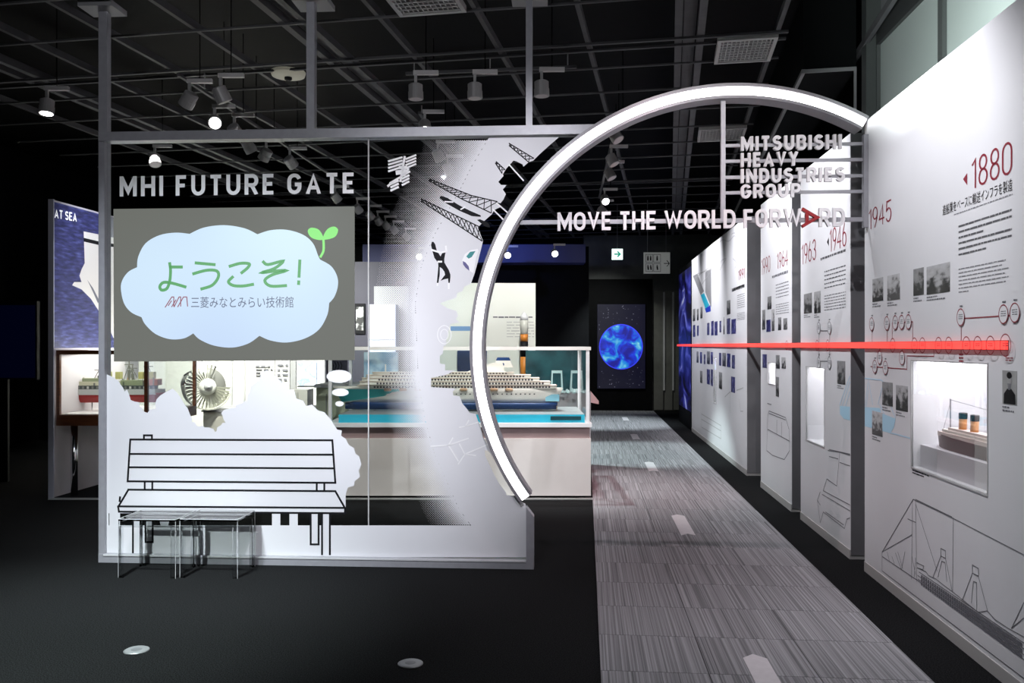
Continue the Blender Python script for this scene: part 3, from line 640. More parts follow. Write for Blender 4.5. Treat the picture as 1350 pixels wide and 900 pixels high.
def photo_mat(name, lo, hi):
    m = ramp_mat(name, 3.2, [(.38, (lo, lo, lo)), (.47, (lo + (hi - lo) * .3,) * 3), (.55, (hi * .8,) * 3), (.75, (hi, hi, hi * 1.02))], rough=.4)
    nt = m.node_tree; r = next(n for n in nt.nodes if n.type == 'VALTORGB'); tx = next(n for n in nt.nodes if n.type == 'TEX_NOISE'); tc = next(n for n in nt.nodes if n.type == 'TEX_COORD')
    mp = next(n for n in nt.nodes if n.type == 'MAPPING'); oi = nt.nodes.new('ShaderNodeObjectInfo'); nt.links.new(tc.outputs['Generated'], mp.inputs['Vector']); nt.links.new(oi.outputs['Random'], mp.inputs['Location'])
    mp.inputs['Scale'].default_value = (1, 0, 1.3)
    sp = nt.nodes.new('ShaderNodeSeparateXYZ'); nt.links.new(tc.outputs['Generated'], sp.inputs[0])
    a = nt.nodes.new('ShaderNodeMath'); a.operation = 'MULTIPLY_ADD'; a.inputs[1].default_value = .42; nt.links.new(sp.outputs['Z'], a.inputs[0])
    b = nt.nodes.new('ShaderNodeMath'); b.operation = 'MULTIPLY_ADD'; b.inputs[1].default_value = 1.1; b.inputs[2].default_value = -.25; nt.links.new(tx.outputs['Fac'], b.inputs[0]); nt.links.new(b.outputs[0], a.inputs[2])
    nt.links.new(a.outputs[0], r.inputs['Fac']); return m
PM = []
for i, (lo, hi) in enumerate(((.02, .5), (.03, .32), (.08, .62))):
    PM.append(photo_mat('mono_photo_%d' % i, lo, hi))
PB = [ramp_mat('blue_photo', 12, [(.35, (.01, .01, .05)), (.55, (.05, .05, .22)), (.7, (.5, .5, .7))], rough=.4), ramp_mat('navy_photo', 16, [(.35, (.01, .01, .03)), (.6, (.12, .12, .3)), (.7, (.6, .6, .7))], rough=.4)]
def photo(t, x0, x1, ya, yb, m, cap=True, n=.002):
    """x0 far, x1 near pixel columns; ya, yb rows at x1"""
    a, b = wp((x0, 0))[0], wp((x1, 0))[0]; z1, z0 = wp((x1, ya))[1], wp((x1, yb))[1]
    o = MB().box(b, a, 0, n, z0, z1).build('photo_print', m, t)
    if cap: text_rows(MB(), a, a - (a - b) * .8, z0 - .012, z0 - .045, 2, .0015, [.6, 1], (.01, .03)).build('caption_text', greyink, o)
    return o
def wl(t, lines, wd, m, name, y=.0015, sm=False):
    mb = MB()
    for l in lines: mb.ribbon([wp(p) for p in (smoothpts(l, 4) if sm else l)], wd, y, None, False, None, wd * .4)
    return mb.build(name, m, t)
def year(t, txt, x0, x1, yb, yt, m=redink, wd=.07, y=.0016):
    """x0 far side, x1 near side; rows at x1"""
    a, b = wp((x0, 0))[0], wp((x1, 0))[0]; zb, zt_ = wp((x1, yb))[1], wp((x1, yt))[1]
    letters(txt, wd, ((a, zb), (b, zb), (a, zt_)), y, None, 'year_number', m, t, each=False, gap=.10)
def node(t, cx, cy, r=.044, m=redink):
    s, z = wp((cx, cy)); o = MB(); 
    c = MB().poly(ell(s, z, r, r, 28)[::-1], .0040).build('timeline_disc', panelw, t)
    o.ribbon(ell(s, z, r, r, 28), .0055, .0050, None, True); o.build('disc_outline', m, c)
    text_rows(MB(), s + r * .55, s - r * .55, z + r * .35, z - r * .35, 3, .0046, None, (.01, .03), .003, .45).build('disc_text', greyink, c)
    text_rows(MB(), s + r * .4, s - r * .4, z + r * 1.42, z + r * 1.2, 1, .0016, None, (.02, .03), .002, .9).build('disc_year', greyink, c)

# ---- first panel (nearest)
near1 = 2.2
t1, e1, n1 = panel(1140, 1350, 'nearest white timeline panel with the year 1880 and a lit ship niche', (1202, 1302, 480.5, 652), near1)
year(t1, '1880', 1281, 1335, 228, 184); year(t1, '1945', 1145.5, 1175.5, 291, 262, wd=.07)
MB().poly([wp(p) for p in ((1270, 236), (1275.5, 228), (1275.5, 244))], .0016).build('year_arrow', redink, t1)
a, b = wp((1243, 0))[0], wp((1335, 0))[0]; z0 = wp((1335, 250))[1]
cjk('造船業をベースに輸送インフラを製造', a, z0 - .004, .058, a - b, .0016, 'heading_text', ink, t1, flip=True)
a = wp((1264, 0))[0]; b = wp((1334, 0))[0]
text_rows(MB(), wp((1258, 0))[0], wp((1335, 0))[0], wp((1335, 255))[1], wp((1335, 260))[1], 1, .0015, None, (.015, .04), .006, .35).build('subheading_text', mat('pale_ink', (.24, .24, .26), .6), t1)
text_rows(MB(), a, b, wp((1334, 275))[1], wp((1334, 326))[1], 6, .0015, [1, 1, .5, 1, 1, .55], (.02, .09), .005, .34).build('text_block', mat('soft_ink', (.10, .10, .11), .6), t1)
text_rows(MB(), a, wp((1330, 0))[0], wp((1334, 340))[1], wp((1334, 380))[1], 7, .0015, [.95, .9, 1, .93, 1, .95, .22], (.02, .07), .007, .28).build('text_block', mat('pale_ink', (.24, .24, .26), .6), t1)
for x0, x1, ya, yb, m in ((1150.5, 1164.5, 365, 396, 0), (1170, 1186.5, 360, 394, 2), (1204.5, 1218, 352, 388, 1), (1222, 1252.5, 345, 384, 0), (1163.5, 1177, 504.5, 536, 1), (1181.5, 1197, 509, 543, 0), (1150, 1163.5, 544, 576, 2)): photo(t1, x0, x1, ya, yb, PM[m])
pt = photo(t1, 1322, 1341, 489, 534, ramp_mat('portrait_ground', 6, [(.3, (.25, .25, .25)), (.7, (.45, .45, .44))]))
s_, z_ = wp((1331.5, 511))
MB().poly([(s_ + x, z_ + z) for x, z in ((.055, -.075), (-.058, -.075), (-.055, -.03), (-.02, -.005), (.02, -.005), (.052, -.03))], .003).build('portrait_coat', ink, pt)
MB().poly(ell(s_, z_ + .03, .021, .03, 18), .0034).build('portrait_face', mat('grey_face', (.36, .36, .36), .5), pt)
MB().poly(ell(s_, z_ + .058, .024, .016, 14), .0036).build('portrait_hair', ink, pt)
MB().poly([(s_ + x, z_ + z) for x, z in ((.016, .02), (-.016, .02), (-.009, -.01), (.009, -.01))], .0038).build('portrait_beard', greyink, pt)
dl = [[(1267.5, 432), (1267.5, 466)], [(1272, 419.5), (1318, 416.5)], [(1330, 416), (1336, 415.5)], [(1150, 436), (1150, 450)], [(1170, 436), (1170, 450)], [(1176.5, 447), (1176.5, 425.5), (1203.5, 424), (1203.5, 447)],
      [(1231.5, 460), (1231.5, 469.5), (1196, 469), (1196, 486.5), (1148, 483)], [(1160, 468), (1160, 460)], [(1190, 468), (1190, 460)]]
wl(t1, dl, .006, redink, 'timeline_line')
for x, y in ((1150, 427), (1170, 426), (1181, 425), (1189.5, 424.5), (1198.5, 424), (1267.5, 418), (1324, 414), (1339, 412), (1180.5, 455), (1209.5, 455), (1220, 455), (1241.5, 455), (1255, 455), (1278.5, 455), (1293.5, 455), (1310.5, 455), (1330.5, 455), (1190, 471.5), (1160.5, 471), (1154, 483), (1168, 484.5)):
    node(t1, x, y, .044 if x < 1325 or y < 450 else .05) if y != 455 else None
text_rows(MB(), wp((1264.5, 0))[0], wp((1270.5, 0))[0], wp((1267, 466))[1], wp((1267, 479))[1], 3, .0016, None, (.012, .02), .003, .6).build('founding_text', redink, t1)
text_rows(MB(), wp((1326, 0))[0], wp((1336, 0))[0], wp((1331, 471))[1], wp((1331, 477))[1], 2, .0016, None, (.02, .04)).build('founding_text', redink, t1)
text_rows(MB(), wp((1203, 0))[0], wp((1226, 0))[0], wp((1226, 627))[1], wp((1226, 634))[1], 2, .0016, [1, .7], (.03, .06)).build('niche_caption', ink, t1)
# line drawing of a liner on the lower part
L4 = lambda p: (1100 + p[0] * .311, 620 + p[1] * .311)
ln = [[(203, 345), (335, 122), (505, 203), (804, 357)], [(335, 122), (207, 340)], [(332, 125), (328, 460)], [(345, 128), (350, 470)], [(345, 140), (436, 425)], [(505, 200), (502, 515)], [(203, 345), (330, 272)], [(312, 205), (346, 220)], [(205, 365), (360, 470), (804, 800)], [(203, 345), (203, 425), (804, 880)], [(345, 122), (500, 197)], [(350, 390), (380, 405), (376, 420), (352, 412)],
      [(418, 455), (452, 362), (452, 330), (472, 340), (472, 372), (500, 510)], [(452, 362), (472, 372)], [(440, 450), (456, 385), (470, 390), (478, 470)], [(545, 545), (586, 435), (586, 400), (612, 415), (612, 450), (652, 600)], [(586, 435), (612, 447)], [(582, 560), (590, 470), (604, 475), (604, 590)], [(752, 668), (804, 560)], [(752, 668), (804, 625)],
      [(360, 415), (390, 430), (400, 445), (432, 460), (470, 490), (510, 520), (560, 560), (610, 600), (650, 595), (680, 630), (740, 670), (804, 705)], [(360, 430), (804, 730)], [(355, 445), (804, 755)], [(355, 460), (804, 780)],
      [(245, 365), (255, 395)], [(260, 350), (285, 420), (300, 345)], [(270, 345), (290, 415)], [(225, 345), (235, 385)], [(330, 365), (345, 440)], [(345, 370), (340, 450)]]
wl(t1, [[L4(p) for p in l] for l in ln], .0045, greyink, 'liner_drawing')
mbp = MB()
for i in range(46):
    for k, (za, zb) in enumerate(((430, 730), (445, 755), (460, 780))):
        t = i / 46; x = 372 + t * 430; y = za + (zb - za) * ((x - 360) / 444) + 6; p = wp(L4((x, y))); mbp.poly([(p[0] - .012, p[1]), (p[0] + .012, p[1]), (p[0] + .012, p[1] - .018), (p[0] - .012, p[1] - .018)], .0016)
pw = mbp.build('porthole_rows', greyink, t1); pw['kind'] = 'stuff'
# projected ship light, painted as pale blue decals over the first two panels' joint
lb = mat('painted_blue_projection', (.50, .78, .95), .5); lb2 = mat('painted_projection_line', (.55, .76, .92), .5)
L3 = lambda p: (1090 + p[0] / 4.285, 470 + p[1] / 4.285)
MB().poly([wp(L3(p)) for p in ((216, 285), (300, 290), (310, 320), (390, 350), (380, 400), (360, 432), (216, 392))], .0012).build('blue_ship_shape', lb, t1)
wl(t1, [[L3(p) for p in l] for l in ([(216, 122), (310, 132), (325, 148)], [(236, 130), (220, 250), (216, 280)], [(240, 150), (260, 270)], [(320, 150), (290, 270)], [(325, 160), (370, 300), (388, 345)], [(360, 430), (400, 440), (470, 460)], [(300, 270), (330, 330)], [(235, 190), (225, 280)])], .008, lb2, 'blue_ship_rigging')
# liner model in the niche
PZ = W.px((1205, 583), -.05)[1]
liner = thing('liner_model', 'model ocean liner with black hull and two orange funnels in the wall niche', 'model ship', W)
h0, h1, z0, z1 = n1
MB().box(h0 + .004, h1 - .004, -.40, -.05, z0 + .001, PZ).build('base_block', mat('niche_step', (.62, .60, .64), .5), liner)
sb = wp((1238, 0), -.13)[0]; hz = PZ
hull = MB(); N = 16; L_ = sb - (h0 - .25); vs = []; fs = []
for i in range(N + 1):
    t = i / N; bb = .055 * (1 - max(0, (t - .8) / .2) ** 2) * (1 - max(0, (.1 - t) / .1) ** 2 * .6); s_ = sb - .03 * 0 - L_ * (1 - t)
    sh = .015 * (2 * t - 1) ** 2
    vs += [(s_ + (.02 if t > .95 else 0), -.13 - bb, hz + .075 + sh), (s_, -.13 - bb * .7, hz), (s_, -.13 + bb * .7, hz), (s_ + (.02 if t > .95 else 0), -.13 + bb, hz + .075 + sh)]
for i in range(N):
    for k in range(4): fs.append((4 * i + k, 4 * i + (k + 1) % 4, 4 * i + 4 + (k + 1) % 4, 4 * i + 4 + k))
fs += [(3, 2, 1, 0), (4 * N, 4 * N + 1, 4 * N + 2, 4 * N + 3)]
hull.add(vs, fs).build('hull', mat('liner_hull', (.02, .008, .012), .5, spec=.2), liner)
for k, (a_, c_, hh) in enumerate(((.08, .95, .098), (.12, .8, .115), (.18, .7, .130))):
    MB().box(sb - L_ * c_, sb - L_ * a_, -.13 - .045 + k * .006, -.13 + .045 - k * .006, hz + hh - .024, hz + hh).build('deck', mat('liner_deck_%d' % (k % 2), ((.72, .6, .56), (.8, .72, .66))[k % 2], .5), liner)
for px in (1269, 1284.5):
    fxx = wp((px, 0), -.13)[0]; fo = MB().tube((fxx, -.13, hz + .12), (fxx - .006, -.13, hz + .20), .021, 16).build('funnel', mat('funnel_orange', (.62, .26, .06), .5), liner, smooth=True)
    MB().tube((fxx - .0055, -.13, hz + .19), (fxx - .0075, -.13, hz + .222), .0225, 16).build('funnel_top', ink, fo)
mx = wp((1253, 0), -.13)[0]
MB().path([(mx, -.13, hz + .08), (mx, -.13, hz + .29)], .004).path([(mx, -.13, hz + .27), (mx + .10, -.13, hz + .1)], .0012).path([(mx, -.13, hz + .285), (mx - .45, -.13, hz + .26)], .0012).build('mast', greyink, liner)
# ---- second panel
t2, e2, n2 = panel(1055.6, 1121, 'white timeline panel with the years 1963 and 1946 beside a tall lit niche', (1063, 1087, 486, 589))
year(t2, '1963', 1057, 1076, 342, 314, wd=.07); year(t2, '1946', 1094, 1116, 324, 292, wd=.07)
MB().poly([wp(p) for p in ((1090.5, 319), (1092.8, 313), (1092.8, 324))], .0016).build('year_arrow', ink, t2)
def rows_px(t, x0, x1, ya, yb, n, m=greyink, lens=None, name='text_block', fill=.30): text_rows(MB(), wp((x0, 0))[0], wp((x1, 0))[0], wp((x1, ya))[1], wp((x1, yb))[1], n, .0015, lens, (.03, .08), .014, fill).build(name, m, t)
rows_px(t2, 1082, 1115, 328, 334, 1, MATS['soft_ink'], None, 'heading_text', .6); rows_px(t2, 1087, 1115, 349, 378, 5, MATS['soft_ink']); rows_px(t2, 1087, 1115, 384, 408, 6, greyink)
photo(t2, 1060, 1070.5, 385.5, 412, PM[1]); photo(t2, 1073.5, 1082, 383, 412, PM[0]); photo(t2, 1104, 1114.5, 476, 507, PM[1])
wl(t2, [[(1080, 427), (1080, 485)], [(1094, 427), (1094, 485)], [(1080, 436), (1094, 436)], [(1080, 476), (1094, 476)]], .008, greyink, 'timeline_line')
for x, y in ((1080, 432), (1094, 432), (1080, 478), (1094, 478)): node(t2, x, y, .05, greyink)
D2 = lambda p: (1000 + p[0] * .3111, 460 + p[1] * .3111)
wl(t2, [[D2(p) for p in l] for l in ([(295, 430), (345, 437), (332, 580), (290, 550)], [(300, 425), (388, 445)], [(345, 437), (388, 450)], [(345, 480), (388, 495)], [(300, 455), (338, 465)], [(290, 550), (275, 600), (388, 660)], [(270, 615), (388, 685)], [(262, 605), (250, 640), (262, 735), (275, 690)], [(275, 690), (365, 760), (375, 720), (388, 715)], [(285, 690), (362, 745)], [(250, 640), (262, 660)])], .006, greyink, 'vehicle_drawing')
MB().poly([wp(D2(p)) for p in ((345, 240), (388, 245), (388, 302), (362, 295), (346, 275))], .0012).build('blue_ship_shape', lb, t2)  # rest of the projected ship light, painted on the second panel
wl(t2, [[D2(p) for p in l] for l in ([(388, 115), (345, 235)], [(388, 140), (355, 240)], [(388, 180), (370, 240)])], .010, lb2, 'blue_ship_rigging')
# ---- third panel
t3, e3, n3 = panel(1003, 1043.6, 'narrow white timeline panel with the years 1990 and 1964', (1013, 1022.5, 479, 507))
year(t3, '1990', 1004, 1015.5, 358, 336, wd=.07); year(t3, '1964', 1024.5, 1039, 349, 327, wd=.07)
rows_px(t3, 1018, 1039, 356, 362, 1, greyink, None, 'heading_text', .6); rows_px(t3, 1023, 1040, 370, 392, 5); rows_px(t3, 1023, 1040, 398, 414, 5)
for x0, x1, ya, yb, m in ((1012, 1017, 390, 407, PM[1]), (1005, 1009, 408, 434, PM[1]), (1010.5, 1016, 421, 437, PB[0]), (1017.5, 1021, 407, 436, PM[2]), (1026, 1030, 418, 435, PM[1]), (1033, 1038, 419, 434, PM[1]), (1005.5, 1011, 467, 485, PB[1]), (1023, 1028, 468, 486, PM[1]), (1030.5, 1036, 471, 486, PM[0]), (1023, 1027, 497, 523, PM[1])): photo(t3, x0, x1, ya, yb, m, cap=False)
wl(t3, [[D2(p) for p in l] for l in ([(45, 262), (115, 290), (130, 340), (132, 430), (110, 468), (60, 450), (35, 430), (40, 280), (45, 262)], [(40, 340), (132, 390)], [(78, 300), (78, 360)], [(98, 310), (98, 375)], [(45, 272), (115, 300)], [(38, 230), (55, 235)])], .008, greyink, 'vehicle_drawing')
# ---- fourth panel
t4, e4, n4 = panel(912, 984.5, 'wide far white panel with a grey and blue satellite wing graphic', (941, 944.5, 472, 532))
Q = lambda p: (890 + p[0] / 5.625, 300 + p[1] / 5.625)
for nm, pts, m in (('satellite_wing', ((133, 358), (165, 340), (215, 470), (190, 500)), midgrey), ('satellite_wing', ((226, 330), (268, 300), (268, 590), (225, 480)), midgrey), ('satellite_wing', ((190, 500), (215, 485), (255, 575), (225, 600)), mat('cyan_print', (.03, .45, .62), .4)), ('satellite_wing', ((222, 600), (262, 575), (265, 620), (230, 630)), mat('blue_print', (.02, .05, .5), .4))):
    MB().poly([wp(Q(p)) for p in pts], .0015).build(nm, m, t4)
for x0, x1, ya, yb, m in ((133, 150, 600, 690, PM[1]), (162, 175, 600, 685, PM[1]), (188, 203, 585, 670, PM[1]), (134, 150, 720, 808, PB[0]), (163, 176, 725, 800, PB[1]), (238, 255, 705, 795, PB[1]), (268, 287, 690, 797, PB[0]), (293, 315, 693, 797, PB[0]), (330, 343, 690, 775, PB[1]), (358, 368, 660, 790, PM[2]), (385, 409, 670, 787, PB[1]), (418, 452, 675, 785, PB[0]), (385, 410, 535, 640, PM[1])):
    a = Q((x0, ya)); b = Q((x1, yb)); photo(t4, a[0], b[0], a[1], b[1], m, cap=False)
for i, (x0, x1, ya, yb) in enumerate(((918.5, 921, 463, 478), (923, 925.5, 464, 479), (928, 930, 467, 480), (932, 936, 463, 480), (937, 940, 464, 480), (948, 951, 465, 482), (952.5, 957, 465, 483), (958.5, 963, 466, 484), (965, 969, 468, 486), (923, 926, 489, 505), (932, 936, 487, 507), (937, 940, 487, 509), (948, 952, 491, 513), (964, 969, 497, 518))): photo(t4, x0, x1, ya, yb, (PM[1], PB[0], PB[1])[i % 3], cap=False)
year(t4, '1991', 973.5, 982, 366, 352, wd=.09)
rows_px(t4, 965, 982, 374, 381, 1, ink, None, 'heading_text', .7); rows_px(t4, 972, 982, 386, 406, 7); rows_px(t4, 972, 982, 411, 422, 5)
wl(t4, [[Q(p) for p in l] for l in ([(140, 380), (300, 260)], [(160, 345), (290, 300)], [(200, 420), (300, 270)], [(225, 240), (225, 400)])], .012, lightgrey, 'satellite_lines')
wl(t4, [[(880 + p[0] * .3444, 430 + p[1] * .3444) for p in l] for l in ([(130, 335), (205, 380), (205, 430), (130, 385), (130, 335)], [(130, 355), (205, 400)], [(220, 270), (240, 250), (240, 330)], [(265, 245), (290, 235)], [(275, 280), (280, 325), (290, 325)])], .012, lightgrey, 'vehicle_drawing')
mapm = mat('faint_map_ink', (.55, .55, .58), .5)
wl(t4, [[Q(p) for p in smoothpts(l, 3)] for l in ([(320, 120), (350, 90), (400, 100), (440, 60), (465, 90), (460, 140)], [(330, 270), (350, 240), (380, 230), (360, 260), (330, 320)], [(410, 130), (420, 50), (445, 40)], [(430, 230), (455, 260), (445, 300)])], .014, mapm, 'world_map_lines')
# ---- fifth panel, blue
t5 = thing('graphic_panel', 'dark blue nebula picture panel at the far end of the aisle', 'panel', W)
s1, s0 = wp((895, 0))[0], wp((911, 0))[0]
MB().box(s0, s1, -.4, 0, 0, HT).build('board', black, t5)
neb = ramp_mat('nebula_print', 1.6, [(.40, (.002, .002, .015)), (.52, (.012, .012, .14)), (.62, (.07, .08, .42)), (.74, (.6, .65, .9))], (.5, 1, 1.2), .4, emit=.5, dist=1.2)
MB().box(s0 + .02, s1 - .02, 0, .004, .35, HT - .1).build('nebula_picture', neb, t5)
# red line of light along all the panels
rl = thing('red_light_line', 'thin glowing red line of light running along the panels at eye level', 'light', W)
ra_, rb_ = wp((893.5, 0))[0], wp((1330, 0))[0]
MB().box(rb_, ra_, .004, .016, EYE - .020, EYE + .020).build('red_diffuser', mat('red_light', (1, .08, .06), .5, emit=1.15, ecol=(1, .055, .045)), rl)
MB().box(rb_, ra_, .0, .004, EYE - .024, EYE + .024).build('backing_strip', mat('strip_back', (.4, .06, .06), .5), rl)
for x in (1180.5, 1209.5, 1220, 1241.5, 1255, 1278.5, 1293.5, 1310.5, 1330.5, 1080, 1094, 1039.5):
    s_, z_ = wp((x, 455)); r = .044 if x < 1325 else .052
    dm = MB(); dm.ribbon(ell(s_, z_, r, r, 28), .006, .0175, None, True)
    c = dm.build('timeline_ring', redink, rl)
    text_rows(MB(), s_ + r * .5, s_ - r * .5, z_ + .010, z_ - .010, 2, .0172, None, (.01, .03), .003, .45).build('ring_text', redink, c)

# ================================================================== ACRYLIC STOOLS
def stool(x, label):
    t = thing('acrylic_stool', label, 'stool', None, (x, 6.03, 0), GA, 'clear acrylic stools before the screen')
    wd, dp, h = .405, .33, .405; a, b = wd / 2, dp / 2
    MB().box(-a, a, -b, b, h - .014, h).build('seat', acrylic, t)
    for y0, y1 in ((-b, -b + .008), (b - .008, b)): MB().box(-a, a, y0, y1, h - .055, h - .0145).build('apron', acryledge, t)
    for sx in (-1, 1):
        for sy in (-1, 1):
            m = MB(); x0, x1 = sorted((sx * a, sx * (a - .035))); y0, y1 = sorted((sy * b, sy * (b - .010)))
            m.box(x0, x1, y0, y1, 0, h - .0555); x0, x1 = sorted((sx * a, sx * (a - .010))); y0, y1 = sorted((sy * (b - .0105), sy * (b - .035)))
            m.box(x0, x1, y0, y1, 0, h - .0555); lg = m.build('leg', acrylic, t)
            MB().box(sx * a - .0012, sx * a + .0012, sy * b - .0012, sy * b + .0012, 0, h - .014).build('leg_edge', mat('acrylic_rim', (.55, .56, .58), .3), lg)
    e = MB()
    for yy in (-b, b): e.box(-a, a, yy - .002, yy + .002, h - .003, h + .001)
    for xx in (-a, a): e.box(xx - .002, xx + .002, -b, b, h - .003, h + .001)
    e.build('seat_edge', MATS['acrylic_rim'], t)
stool(-2.50, 'left clear acrylic stool in front of the bench drawing')
stool(-2.075, 'right clear acrylic stool in front of the bench drawing')
# floor buttons
for px, py, lab in ((180, 857.5, 'round metal floor socket on the dark carpet, left one'), (541, 875, 'round metal floor socket on the dark carpet, right one')):
    X, Y, _ = at_z(px, py, 0); t = thing('floor_socket', lab, 'floor socket', None, (X, Y, 0))
    MB().lathe([(.064, 0), (.064, .004), (.056, .008), (.046, .008)], 28).build('rim', mat('socket_metal', (.30, .31, .32), .4, .4), t, smooth=True)
    MB().lathe([(.044, .001), (.044, .006), (.02, .009), (.0, .010)], 24).build('lid', mat('socket_lid', (.2, .21, .22), .4, .4), t, smooth=True)

# ================================================================== LEFT WALL with sea picture, wooden vitrine
LW = Frame(cp(68, 0, 8.95)[0], 8.95, PI / 2 - TH)                # face runs away from the camera; -y points to the right (visible side)
sea = thing('poster_wall', 'tall blue sea picture wall with a white ship and the words AT SEA', 'wall panel', LW)
zt = 3.13
MB().box(0, 1.75, 0, .03, 0, zt).build('wall_board', mat('poster_wall_white', (.62, .58, .60), .5, noise=.03), sea)
MB().box(-.012, 0, -.03, .03, 0, zt).build('wall_edge', mat('poster_edge', (.5, .5, .58), .4), sea)
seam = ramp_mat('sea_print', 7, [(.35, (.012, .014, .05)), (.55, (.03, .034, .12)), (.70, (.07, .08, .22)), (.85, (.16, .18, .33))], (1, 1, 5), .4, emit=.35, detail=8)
pic = MB().box(0, 1.75, -.004, 0, 1.57, zt - .02).build('sea_picture', seam, sea)
lp = lambda p: LW.px(p)
S6 = lambda p: (p[0] / 3.6, 230 + p[1] / 3.6)
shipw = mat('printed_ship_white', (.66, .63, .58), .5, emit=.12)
MB().poly([lp(S6(p)) for p in ((395, 270), (470, 285), (545, 300), (545, 790), (500, 700), (462, 640), (430, 590), (385, 545), (340, 525), (350, 510), (385, 510), (375, 480), (385, 450), (400, 420))], -.0052).build('ship_picture', shipw, pic)
MB().poly([lp(S6(p)) for p in ((395, 300), (470, 318), (545, 330), (545, 345), (470, 335), (395, 318))], -.0062).build('ship_bridge_windows', ink, pic)
MB().poly([lp(S6(p)) for p in ((412, 500), (440, 560), (462, 610), (470, 600), (440, 540))], -.0062).build('ship_anchor_shadow', greyink, pic)
MB().poly([lp(S6(p)) for p in ((500, 195), (545, 205), (545, 300), (505, 290))], -.0062).build('ship_mast_picture', midgrey, pic)
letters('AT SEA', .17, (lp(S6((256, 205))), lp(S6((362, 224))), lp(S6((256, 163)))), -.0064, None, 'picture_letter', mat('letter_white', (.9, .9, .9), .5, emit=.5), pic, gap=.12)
# vitrine
V0, V1, VY0, VY1 = cp(74, 0, 9.0)[0], cp(194.5, 0, 9.0)[0], 9.0, 10.4
zr0, zr1 = cp(0, 561, 9.0)[1], cp(0, 547, 9.0)[1]; zt0, zt1 = cp(0, 467, 9.0)[1], cp(0, 461.5, 9.0)[1]
vit = thing('wooden_vitrine', 'brown wooden framed glass vitrine on chrome legs holding a ship model', 'display case', None, (V0, VY0, 0))
vw, vd = V1 - V0, VY1 - VY0
MB().box(0, vw, 0, vd, zr0, zr1).build('wooden_base', wood, vit)
MB().box(.03, vw - .03, .03, vd - .03, zr1, zr1 + .01).build('case_floor', mat('case_floor_pale', (.62, .60, .58), .5), vit)
pd = .036
for x in (0, vw - pd):
    for y in (0, vd - pd): MB().box(x, x + pd, y, y + pd, zr1 + .0005, zt0).build('corner_post', wood, vit)
tr = MB().box(0, vw, 0, pd, zt0, zt1).box(0, vw, vd - pd, vd, zt0, zt1).box(0, pd, pd, vd - pd, zt0, zt1).box(vw - pd, vw, pd, vd - pd, zt0, zt1); tr.build('top_frame', wood, vit)
MB().box(pd, vw - pd, pd, vd - pd, zt1 - .012, zt1 - .004).build('lit_lid', mat('lid_glow', (1, 1, .96), .5, emit=4.5), vit)
MB().box(pd, vw - pd, .012, .018, zr1 + .01, zt0).build('front_pane', caseglass, vit)
MB().box(vw - .02, vw - .014, pd, vd - pd, zr1 + .01, zt0).build('side_pane', caseglass, vit)
MB().box(pd, vw - pd, vd - .02, vd - .014, zr1 + .01, zt0).build('back_pane', caseglass, vit)
for x in (.14, vw - .14):
    for y in (.10, vd - .10): MB().tube((x, y, 0), (x, y, zr0), .035, 16).build('chrome_leg', chrome, vit, smooth=True)

def hull_mesh(L, B, D, bow=.25, stern=.12, flare=1.0, n=24, rake=.06, m=5):
    """hull from stern (x = 0) to bow (x = L), keel at z = 0, deck at z = D"""
    mb = MB(); vs = []; fs = []; k = 2 * m + 1
    for i in range(n + 1):
        t = i / n; bt = 1.0
        if t > 1 - bow: bt = math.sqrt(max(0, 1 - ((t - 1 + bow) / bow) ** 2)) * .98 + .02
        if t < stern: bt = min(bt, .72 + .28 * (t / stern))
        for j in range(k):
            u = (j - m) / m; a = abs(u); yy = math.copysign(min(1, (a * 1.6)) ** .55 * B / 2 * bt, u) if a else 0
            zz = D * max(0, (a - .35) / .65) ** 1.1 if a > .35 else 0
            zz = zz + (D * .12 * max(0, t - .7) / .3 if a == 1 else 0)
            xx = t * L + (rake * (zz / D) if t > .9 else (-rake * .7 * zz / D if t < .06 else 0))
            vs.append((xx, yy * (.80 + .20 * zz / D * flare), zz))
    for i in range(n):
        for j in range(k - 1): fs.append((i * k + j, i * k + j + 1, (i + 1) * k + j + 1, (i + 1) * k + j))
        fs.append((i * k + k - 1, i * k, (i + 1) * k, (i + 1) * k + k - 1))
    fs += [tuple(range(k - 1, -1, -1)), tuple(range(n * k, n * k + k))]
    return mb.add(vs, fs)
def deckpoly(x0, x1, b, bow, n=8):
    p = [(x0, -b)] + [(x1 - bow + bow * math.sin(PI / 2 * i / n), -b * math.cos(PI / 2 * i / n)) for i in range(n + 1)]
    return p + [(x, -y) for x, y in p[-2::-1]]
def winrow(mb, x0, x1, y, z, step, wx, wz):
    x = x0
    while x < x1: mb.box(x, x + wx, y - .0025, y + .0005, z, z + wz); x += step
    return mb
